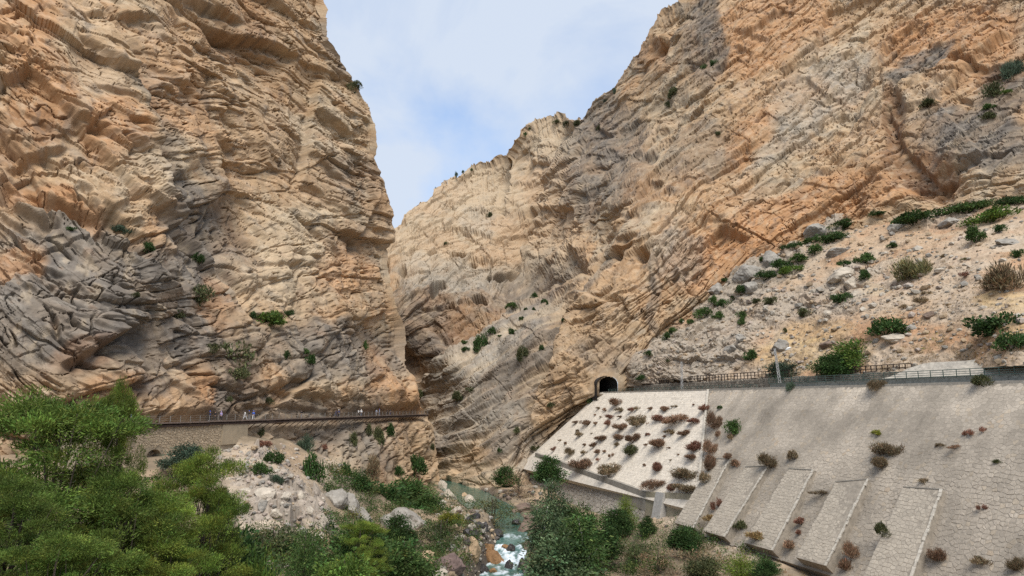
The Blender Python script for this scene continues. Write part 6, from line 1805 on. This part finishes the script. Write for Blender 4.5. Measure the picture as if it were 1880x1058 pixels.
CLF += crop(900, 0, 2.98, [(1010, 505, 70, 56, 'olive', 'bush in the diagonal groove of the upper right cliff'), (975, 575, 40, 46, 'olive', 'bush lower in the diagonal groove of the upper right cliff'), (1225, 345, 60, 44, 'dark', 'dark bush at the foot of the grey pillar on the right cliff'), (1165, 370, 40, 36, 'dark', 'dark bush left at the foot of the grey pillar'), (680, 500, 30, 40, 'grey', 'bush on the right skyline slope, upper'),
    (485, 680, 56, 40, 'olive', 'bush in the notch right of the far tower'), (425, 678, 60, 26, 'olive', 'flat bush on top of the far tower, right'), (365, 668, 50, 26, 'olive', 'flat bush on top of the far tower, left'), (597, 700, 36, 30, 'olive', 'bush on the grey slope below the skyline'), (192, 736, 22, 30, 'dark', 'bush on the left edge of the far tower'), (635, 548, 30, 26, 'grey', 'bush on the right skyline slope, lower'), (1245, 735, 40, 30, 'olive', 'dark speck of bush on the right cliff face')])
CLF += crop(1250, 0, 2.98, [(1700, 510, 110, 110, 'olive', 'dark olive bush high on the cliff at the right edge'), (1780, 510, 66, 30, 'bright', 'bright green bush beside the dark olive one at right'), (1680, 590, 70, 40, 'mid', 'green bush under the dark olive one at right'), (1670, 640, 96, 50, 'olive', 'olive bush lowest of the group at right cliff'), (1350, 570, 130, 50, 'olive', 'flat olive bush on the ledge above the grey rock'), (1820, 400, 110, 110, 'grey', 'greyish bush in the gully at the right edge'), (1840, 350, 90, 60, 'grey', 'greyish bush at the very right in the gully')])
for a in CLF:
    x, y, w, h = a[:4]
    if y > 1040: continue
    bush_at(x, y, w, h, a[4], a[5], 'BUSH' if a[4] not in ('grey', 'brown') else 'WISP', wall=True)
# small trees on the far skyline
for (px, py, w, h, D, lab) in [(802, 346, 9, 12, 424, 'small tree on the far ridge left of the metal frame'), (838, 318, 7, 14, 424, 'tiny upright tree on the far ridge'), (850, 314, 6, 8, 424, 'tiny bush on the far ridge crest, left'), (866, 310, 7, 7, 424, 'tiny bush on the far ridge crest, right'), (972, 235, 6, 7, 404, 'tiny bush on the crest of the far tower')]:
    b = P(px, py + h * 0.6, D)
    put(BUSH, 'shrub', b, w * 0.5 * D / F, h * D / F * 1.1, 'dark', lab, 'shrub')
# undergrowth between the trees, one mass
def undergrowth():
    r = np.random.default_rng(71)
    V, Fc, T, base = [], [], [], 0
    pts = []
    areas = [((-200, 880), (470, 1070), 260), ((560, 880), (880, 1058), 330), ((960, 930), (1180, 1058), 110), ((1150, 960), (1420, 1058), 90), ((600, 860), (800, 910), 90), ((420, 990), (620, 1058), 60)]
    for (a, b, n) in areas:
        for _ in range(n):
            px, py = r.uniform(a[0], b[0]), r.uniform(a[1], b[1])
            g = hit(px, py)
            if g is None or g[2] not in ('ground', 'rock_outcrop') or 430 < px < 600 and py < 985: continue
            d, wz, w, al = riv_near(np.array([g[0][0]]), np.array([g[0][1]]))
            if d[0] < w[0] * 0.5 + 1.5: continue
            pts.append(g[0])
    for p in pts:
        R = r.uniform(0.8, 2.2); H = R * r.uniform(0.8, 1.3); n = int(100 * R)
        d = rand_dirs(n, r); d[:, 2] = np.abs(d[:, 2])
        c = d * (1 - 0.5 * r.random(n) ** 2)[:, None] * np.array([R, R, H]) * (1 + 0.25 * r.normal(size=(n, 1)))
        ax = d + 0.8 * rand_dirs(n, r); ax /= np.linalg.norm(ax, axis=1, keepdims=True)
        hue = r.choice(4, p=[.45, .25, .2, .1])
        t = tones(n, r, 0.3) * np.array([[0.9, 0.95, 0.9], [1.3, 1.0, 1.1], [0.65, 0.75, 0.8], [1.9, 1.05, 1.2]])[hue] * math.exp(r.normal(0, .2))
        v, f, t2 = leaf_quads(c + p, ax, r.uniform(0.24, 0.4), r.uniform(0.10, 0.19), r, t)
        V.append(v); Fc.append(f + base); T.append(t2); base += len(v)
    me = mesh_np('undergrowth', np.vstack(V), np.vstack(Fc), [LM['mid']], np.vstack(T))
    tag(link('undergrowth', me), 'mixed low scrub covering the river banks between the trees', kind='stuff')
undergrowth()
# dry grass on the hillside and along the wall foot
def dry_grass():
    r = np.random.default_rng(72)
    C = []
    for (x0, x1, y0, y1, n) in [(1180, 1900, 420, 690, 1500), (1290, 1560, 935, 1058, 420), (1500, 1900, 1000, 1058, 260), (1400, 1880, 620, 690, 700)]:
        for _ in range(n):
            px, py = r.uniform(x0, x1), r.uniform(y0, y1)
            g = hit(px, py)
            if g is None or g[2] not in ('hillside', 'ground'): continue
            if float(fbm((g[0] / 7.0)[None] + 40, 2)[0]) < -0.05 and r.random() < 0.8: continue
            C.append(g[0])
    C = np.array(C); k = 16
    c = np.repeat(C, k, 0) + r.normal(size=(len(C) * k, 3)) * np.array([0.3, 0.3, 0.02])
    ax = np.array([0, 0, 1.0]) + 0.45 * rand_dirs(len(c), r); ax /= np.linalg.norm(ax, axis=1, keepdims=True)
    h = r.uniform(0.2, 0.5, len(c)); c[:, 2] += h * 0.4
    v, f, t = leaf_quads(c, ax, h, 0.05, r, tones(len(c), r, 0.25, 0.1))
    tag(link('dry_grass', mesh_np('dry_grass', v, f, [LM['straw']], t)), 'thin dry straw coloured grass', kind='stuff')
dry_grass()
# ------------------------------------------------------------------ boulders and loose stones
def ico(sub):
    bm = bmesh.new(); bmesh.ops.create_icosphere(bm, subdivisions=sub, radius=1.0)
    v = np.array([q.co[:] for q in bm.verts]); f = np.array([[q.index for q in p.verts] for p in bm.faces]); bm.free()
    return v, f
def rock_shape(v, seed, planes=13, rough=0.10):
    r = np.random.default_rng(seed)
    n = rand_dirs(planes, r); d = r.uniform(0.58, 0.95, planes)
    u = v / np.linalg.norm(v, axis=1, keepdims=True)
    dots = u @ n.T
    rad = np.min(np.where(dots > 0.05, d / np.maximum(dots, 0.05), 1.15), axis=1)
    rad = np.minimum(rad, 1.12)
    out = u * rad[:, None]
    if rough:
        b, e, _ = blocks(out * 2.2 + seed)
        out = out * (1 + rough * 0.6 * b + rough * 0.5 * fbm(out * 3.0 + seed, 3))[:, None]
    return out
_iv3, _if3 = ico(4); _iv0, _if0 = ico(1)
def mat_rock(name, col, wet=False):
    m = mat_plain(name, col, rough=0.35 if wet else 0.9, var=0.32, scale=1.4, bump=0.7)
    return m
RM = dict(pale=mat_rock('pale_boulder', (0.42, 0.36, 0.285)), tan=mat_rock('tan_boulder', (0.40, 0.285, 0.175)), grey=mat_rock('grey_boulder', (0.27, 0.245, 0.21)), brown=mat_rock('brown_boulder', (0.175, 0.125, 0.095)),
          dark=mat_rock('wet_dark_boulder', (0.045, 0.04, 0.038), True), orange=mat_rock('stained_boulder', (0.22, 0.125, 0.06)), purple=mat_rock('purple_brown_boulder', (0.165, 0.115, 0.10)))
BM_ = []
for i in range(7):
    BM_.append(mesh_np('boulder', rock_shape(_iv3, 700 + i), _if3, [RM['pale']]))
def boulder(cx, cy, w, h, mat, label, group=None, deep=0.3, near=None, tall=1.0):
    g = hit(cx, cy + h * 0.3)
    if g is None: return
    loc = g[0]; D = near or loc[1]
    if near: loc = P(cx, cy + h * 0.3, near)
    r = w * 0.5 * D / F * 1.1; hz_ = h * 0.5 * D / F * 1.25 * tall
    o = link('boulder', BM_[random.randrange(7)], None, loc=(loc[0], loc[1] + r * 0.3, loc[2] + hz_ * (0.4 - deep)), rot=(random.uniform(-.2, .2), random.uniform(-.2, .2), random.uniform(0, 6.28)))
    o.scale = (r, r * random.uniform(0.8, 1.0), hz_)
    o.material_slots[0].link = 'OBJECT'; o.material_slots[0].material = RM[mat]
    return tag(o, label, 'boulder', group)

RB = crop(700, 680, 2.8, [(315, 590, 46, 62, 'pale', 'pale upright boulder in the gorge mouth left of the pool'), (346, 640, 78, 55, 'pale', 'rounded pale boulder at the left edge of the pool'), (456, 660, 62, 56, 'pale', 'bright pale boulder at the near end of the pool'), (290, 702, 96, 56, 'pale', 'flat topped pale boulder left of the pool among bushes'),
    (383, 722, 52, 52, 'pale', 'small pale boulder right of the flat topped one'), (370, 530, 72, 44, 'tan', 'tan boulder at the right side of the gorge mouth'), (722, 706, 116, 56, 'brown', 'low brown boulder right of the pool outlet'), (742, 800, 92, 84, 'brown', 'brown boulder right of the upper rapid'), (787, 836, 78, 62, 'brown', 'brown boulder just right below the upper rapid'),
    (465, 898, 92, 105, 'tan', 'tall pointed tan boulder left of the rapids'), (546, 918, 94, 66, 'orange', 'orange stained boulder beside the pointed tan one'), (586, 962, 90, 80, 'orange', 'orange and black boulder at the left edge of the white water'), (660, 998, 54, 54, 'dark', 'black boulder in the middle of the white water'), (724, 1000, 62, 64, 'dark', 'black boulder at the right edge of the white water'),
    (790, 965, 120, 150, 'tan', 'biggest tan boulder on the right bank of the falls'), (832, 880, 62, 96, 'tan', 'tall tan rock above the biggest tan boulder'), (662, 912, 42, 50, 'dark', 'dark boulder at the head of the lower fall'), (230, 968, 88, 104, 'tan', 'pale tan boulder among bushes on the left bank'), (352, 992, 150, 90, 'purple', 'broad purple brown boulder on the left bank'), (300, 1046, 96, 44, 'pale', 'pale slab at the bottom edge left of the rapids'),
    (522, 1022, 72, 46, 'dark', 'dark wet boulder at the left foot of the white water'), (450, 775, 60, 50, 'dark', 'dark stone at the upper end of the dark cluster'), (500, 800, 66, 50, 'dark', 'dark stone in the middle of the dark cluster'), (440, 830, 56, 46, 'dark', 'dark stone at the left of the dark cluster'), (535, 800, 46, 40, 'dark', 'dark stone at the right of the dark cluster'), (480, 750, 50, 40, 'dark', 'dark stone nearest the pool in the dark cluster'),
    (480, 840, 56, 44, 'dark', 'dark stone lowest in the dark cluster'), (600, 840, 70, 60, 'dark', 'wet dark boulder left of the upper rapid'), (690, 780, 50, 40, 'dark', 'wet dark boulder in the pool outlet'), (140, 770, 190, 150, 'grey', 'large grey boulder block standing in the left thicket'), (25, 775, 90, 84, 'grey', 'grey boulder left of the large block in the thicket'), (75, 745, 90, 60, 'grey', 'grey boulder touching the large block in the thicket'), (110, 1028, 46, 44, 'grey', 'small grey boulder at the bottom edge of the left thicket'),
    (640, 905, 36, 26, 'orange', 'small orange stone at the head of the lower fall'), (570, 1030, 40, 30, 'orange', 'small orange stone beside the black wet boulder'), (745, 900, 50, 60, 'brown', 'brown boulder right of the lower fall'), (815, 1010, 70, 70, 'tan', 'tan boulder at the bottom right of the falls'), (420, 760, 40, 34, 'brown', 'brown stone left of the dark cluster'), (430, 640, 30, 26, 'tan', 'small tan stone at the near pool edge'), (760, 755, 60, 34, 'brown', 'brown stone below the low brown boulder')])
for a in RB: boulder(*a[:6], group='boulders along the river')
RH = crop(1250, 340, 2.94, [(1180, 220, 92, 58, 'grey', 'round grey boulder in front of the long dark shrub'), (735, 240, 150, 90, 'grey', 'big grey boulder at the cliff foot left of a dark shrub'), (372, 540, 100, 66, 'grey', 'pale grey lone boulder beside the upright shrub'), (870, 470, 130, 66, 'pale', 'flat pale rock under the dense green shrub'), (1030, 470, 90, 56, 'pale', 'pale rock to the right of the compact shrub'), (540, 855, 98, 84, 'grey', 'dark sided square boulder behind the lamp head'),
    (330, 818, 60, 46, 'grey', 'grey boulder on the left part of the scree, upper'), (280, 878, 80, 50, 'grey', 'grey boulder on the left part of the scree, lower'), (1250, 765, 84, 46, 'grey', 'grey boulder right of the big dark shrub'), (1175, 818, 150, 60, 'pale', 'large pale slab below the big dark shrub'), (800, 685, 50, 36, 'pale', 'white stone in the middle of the hillside'), (500, 395, 150, 110, 'grey', 'main block of the grey outcrop'), (380, 455, 180, 100, 'grey', 'lower left block of the grey outcrop'), (200, 555, 150, 80, 'grey', 'grey rock hump at the cliff foot, left of the lone boulder'),
    (1780, 300, 120, 44, 'grey', 'grey flat rock near the right edge of the hillside'), (1470, 185, 120, 60, 'grey', 'pile of grey slabs between the two long shrubs'), (1410, 452, 60, 26, 'pale', 'pale stone right of the broom bush'), (1355, 695, 60, 34, 'brown', 'brownish rock right of centre on the hillside'), (790, 855, 90, 40, 'brown', 'brownish rock behind the right brown fence'), (940, 585, 60, 34, 'pale', 'pale stone right of the oblong dark shrub'), (1155, 240, 60, 40, 'pale', 'pale stone at the left of the round grey boulder'), (860, 350, 130, 50, 'grey', 'grey flat rock right of the diagonal shrub row'), (930, 520, 80, 60, 'pale', 'rugged pale rock below the flat pale rock')])
for a in RH: boulder(*a[:6], group='rocks on the hillside')
RL = crop(380, 680, 2.8, [(300, 630, 120, 80, 'pale', 'biggest pinkish block in the upper rubble heap'), (480, 640, 50, 60, 'pale', 'pointed pale block at the crest of the rubble heap'), (290, 690, 60, 50, 'grey', 'grey block in the middle of the rubble heap'), (590, 770, 60, 70, 'pale', 'pale block at the right end of the rubble heap'), (490, 820, 60, 50, 'grey', 'grey block low in the rubble heap'), (560, 850, 60, 50, 'pale', 'pale block at the lower tip of the rubble heap'),
    (210, 430, 50, 40, 'grey', 'grey block under the end of the stone wall, upper'), (205, 490, 46, 60, 'grey', 'grey block beside the bright pine tip'), (450, 950, 60, 60, 'grey', 'grey block at the foot of the rubble heap by the conical tree'), (590, 1000, 80, 70, 'pale', 'pale block at the bottom edge below the rubble heap'), (650, 650, 120, 90, 'grey', 'long grey rock rib right of the rubble heap'), (730, 690, 130, 110, 'grey', 'lower part of the long grey rock rib'), (800, 740, 80, 90, 'grey', 'grey rock at the end of the long rib'), (400, 640, 60, 50, 'pale', 'pale block near the crest of the rubble heap'), (360, 730, 60, 40, 'pale', 'pale block in the lower middle of the rubble heap'), (520, 720, 50, 44, 'pale', 'pale block in the right half of the rubble heap'), (190, 620, 60, 40, 'pale', 'pale block at the left flank of the rubble heap')])
for a in RL: boulder(*a[:6], group='blocks of the rubble heap')

def loose(name, label, areas, seed, cols, owner):
    r = np.random.default_rng(seed)
    pts, rad = [], []
    for (x0, x1, y0, y1, n, lo, hi, fn) in areas:
        for _ in range(n):
            px, py = r.uniform(x0, x1), r.uniform(y0, y1)
            if fn and not fn(px, py): continue
            g = hit(px, py)
            if g is None or g[2] not in owner: continue
            pts.append(g[0]); rad.append(lo * (hi / lo) ** (r.random() ** 2.6))
    pts = np.array(pts); rad = np.array(rad); n = len(pts)
    shapes = [rock_shape(_iv0, 800 + i, 9, 0.0) for i in range(12)]
    k = r.integers(0, 12, n)
    v = np.stack([shapes[i] for i in k])
    a = r.uniform(0, 6.28, n); ca, sa = np.cos(a), np.sin(a)
    x = v[..., 0] * ca[:, None] - v[..., 1] * sa[:, None]; y = v[..., 0] * sa[:, None] + v[..., 1] * ca[:, None]
    z = v[..., 2] * r.uniform(0.5, 0.9, n)[:, None]
    V = pts[:, None] + np.stack([x, y, z + 0.12], -1) * rad[:, None, None]
    Fc = (_if0[None] + (np.arange(n) * len(_iv0))[:, None, None]).reshape(-1, 3)
    c = np.array(cols)[r.integers(0, len(cols), n)] * r.uniform(0.65, 1.2, (n, 1))
    T = np.repeat(c[:, None], len(_iv0), 1).reshape(-1, 3)
    tag(link(name, mesh_np(name, V.reshape(-1, 3), Fc, [STONE], T)), label, kind='stuff')
PAL, GRY, TN, PK = (0.37, 0.325, 0.265), (0.27, 0.245, 0.21), (0.33, 0.245, 0.16), (0.35, 0.285, 0.235)
def inrub(x, y): return ((x - 505) / 105) ** 2 + ((y - 935 - (x - 505) * 0.22) / 75) ** 2 < 1
loose('scree_stones', 'loose grey and pale stones scattered over the hillside', [(1170, 1900, 380, 700, 2600, 0.14, 0.9, None), (1180, 1520, 560, 690, 300, 0.15, 1.0, None), (1340, 1700, 420, 580, 500, 0.2, 1.3, None), (1600, 1800, 490, 600, 700, 0.08, 0.3, None)], 81, [PAL, GRY, TN, PK, TN, PAL], ('hillside',))
loose('rubble', 'heap of pale broken limestone rubble', [(400, 620, 855, 1020, 700, 0.08, 0.6, inrub), (400, 640, 815, 880, 500, 0.15, 0.8, None), (440, 560, 1000, 1058, 90, 0.2, 0.9, None)], 82, [PAL, PK, PK, GRY, TN], ('ground', 'rock_outcrop'))
loose('river_stones', 'loose stones along the river', [(800, 1000, 890, 1058, 1000, 0.18, 1.3, None), (1000, 1400, 930, 1058, 300, 0.1, 0.5, None)], 83, [GRY, (0.10, 0.085, 0.075), TN, (0.16, 0.12, 0.095), PAL], ('ground',))

# metal frame on the far skyline
fr_o = P(818, 343, 425)
mf = empty('metal_frame', fr_o, 'small thin metal frame standing on the far ridge against the sky', 'metal frame')
hgt = P(818, 331, 425)[2] - fr_o[2]; wdt = 6.5 * 425 / F
for x in (-wdt / 2, wdt / 2):
    mb = MB(); mb.box((x, 0, hgt / 2 - 1), (0.28, 0.28, hgt + 2)); mb.build('post', STEEL, mf)
mb = MB(); mb.box((0, 0, hgt), (wdt + 0.3, 0.28, 0.28)); mb.build('crossbar', STEEL, mf)
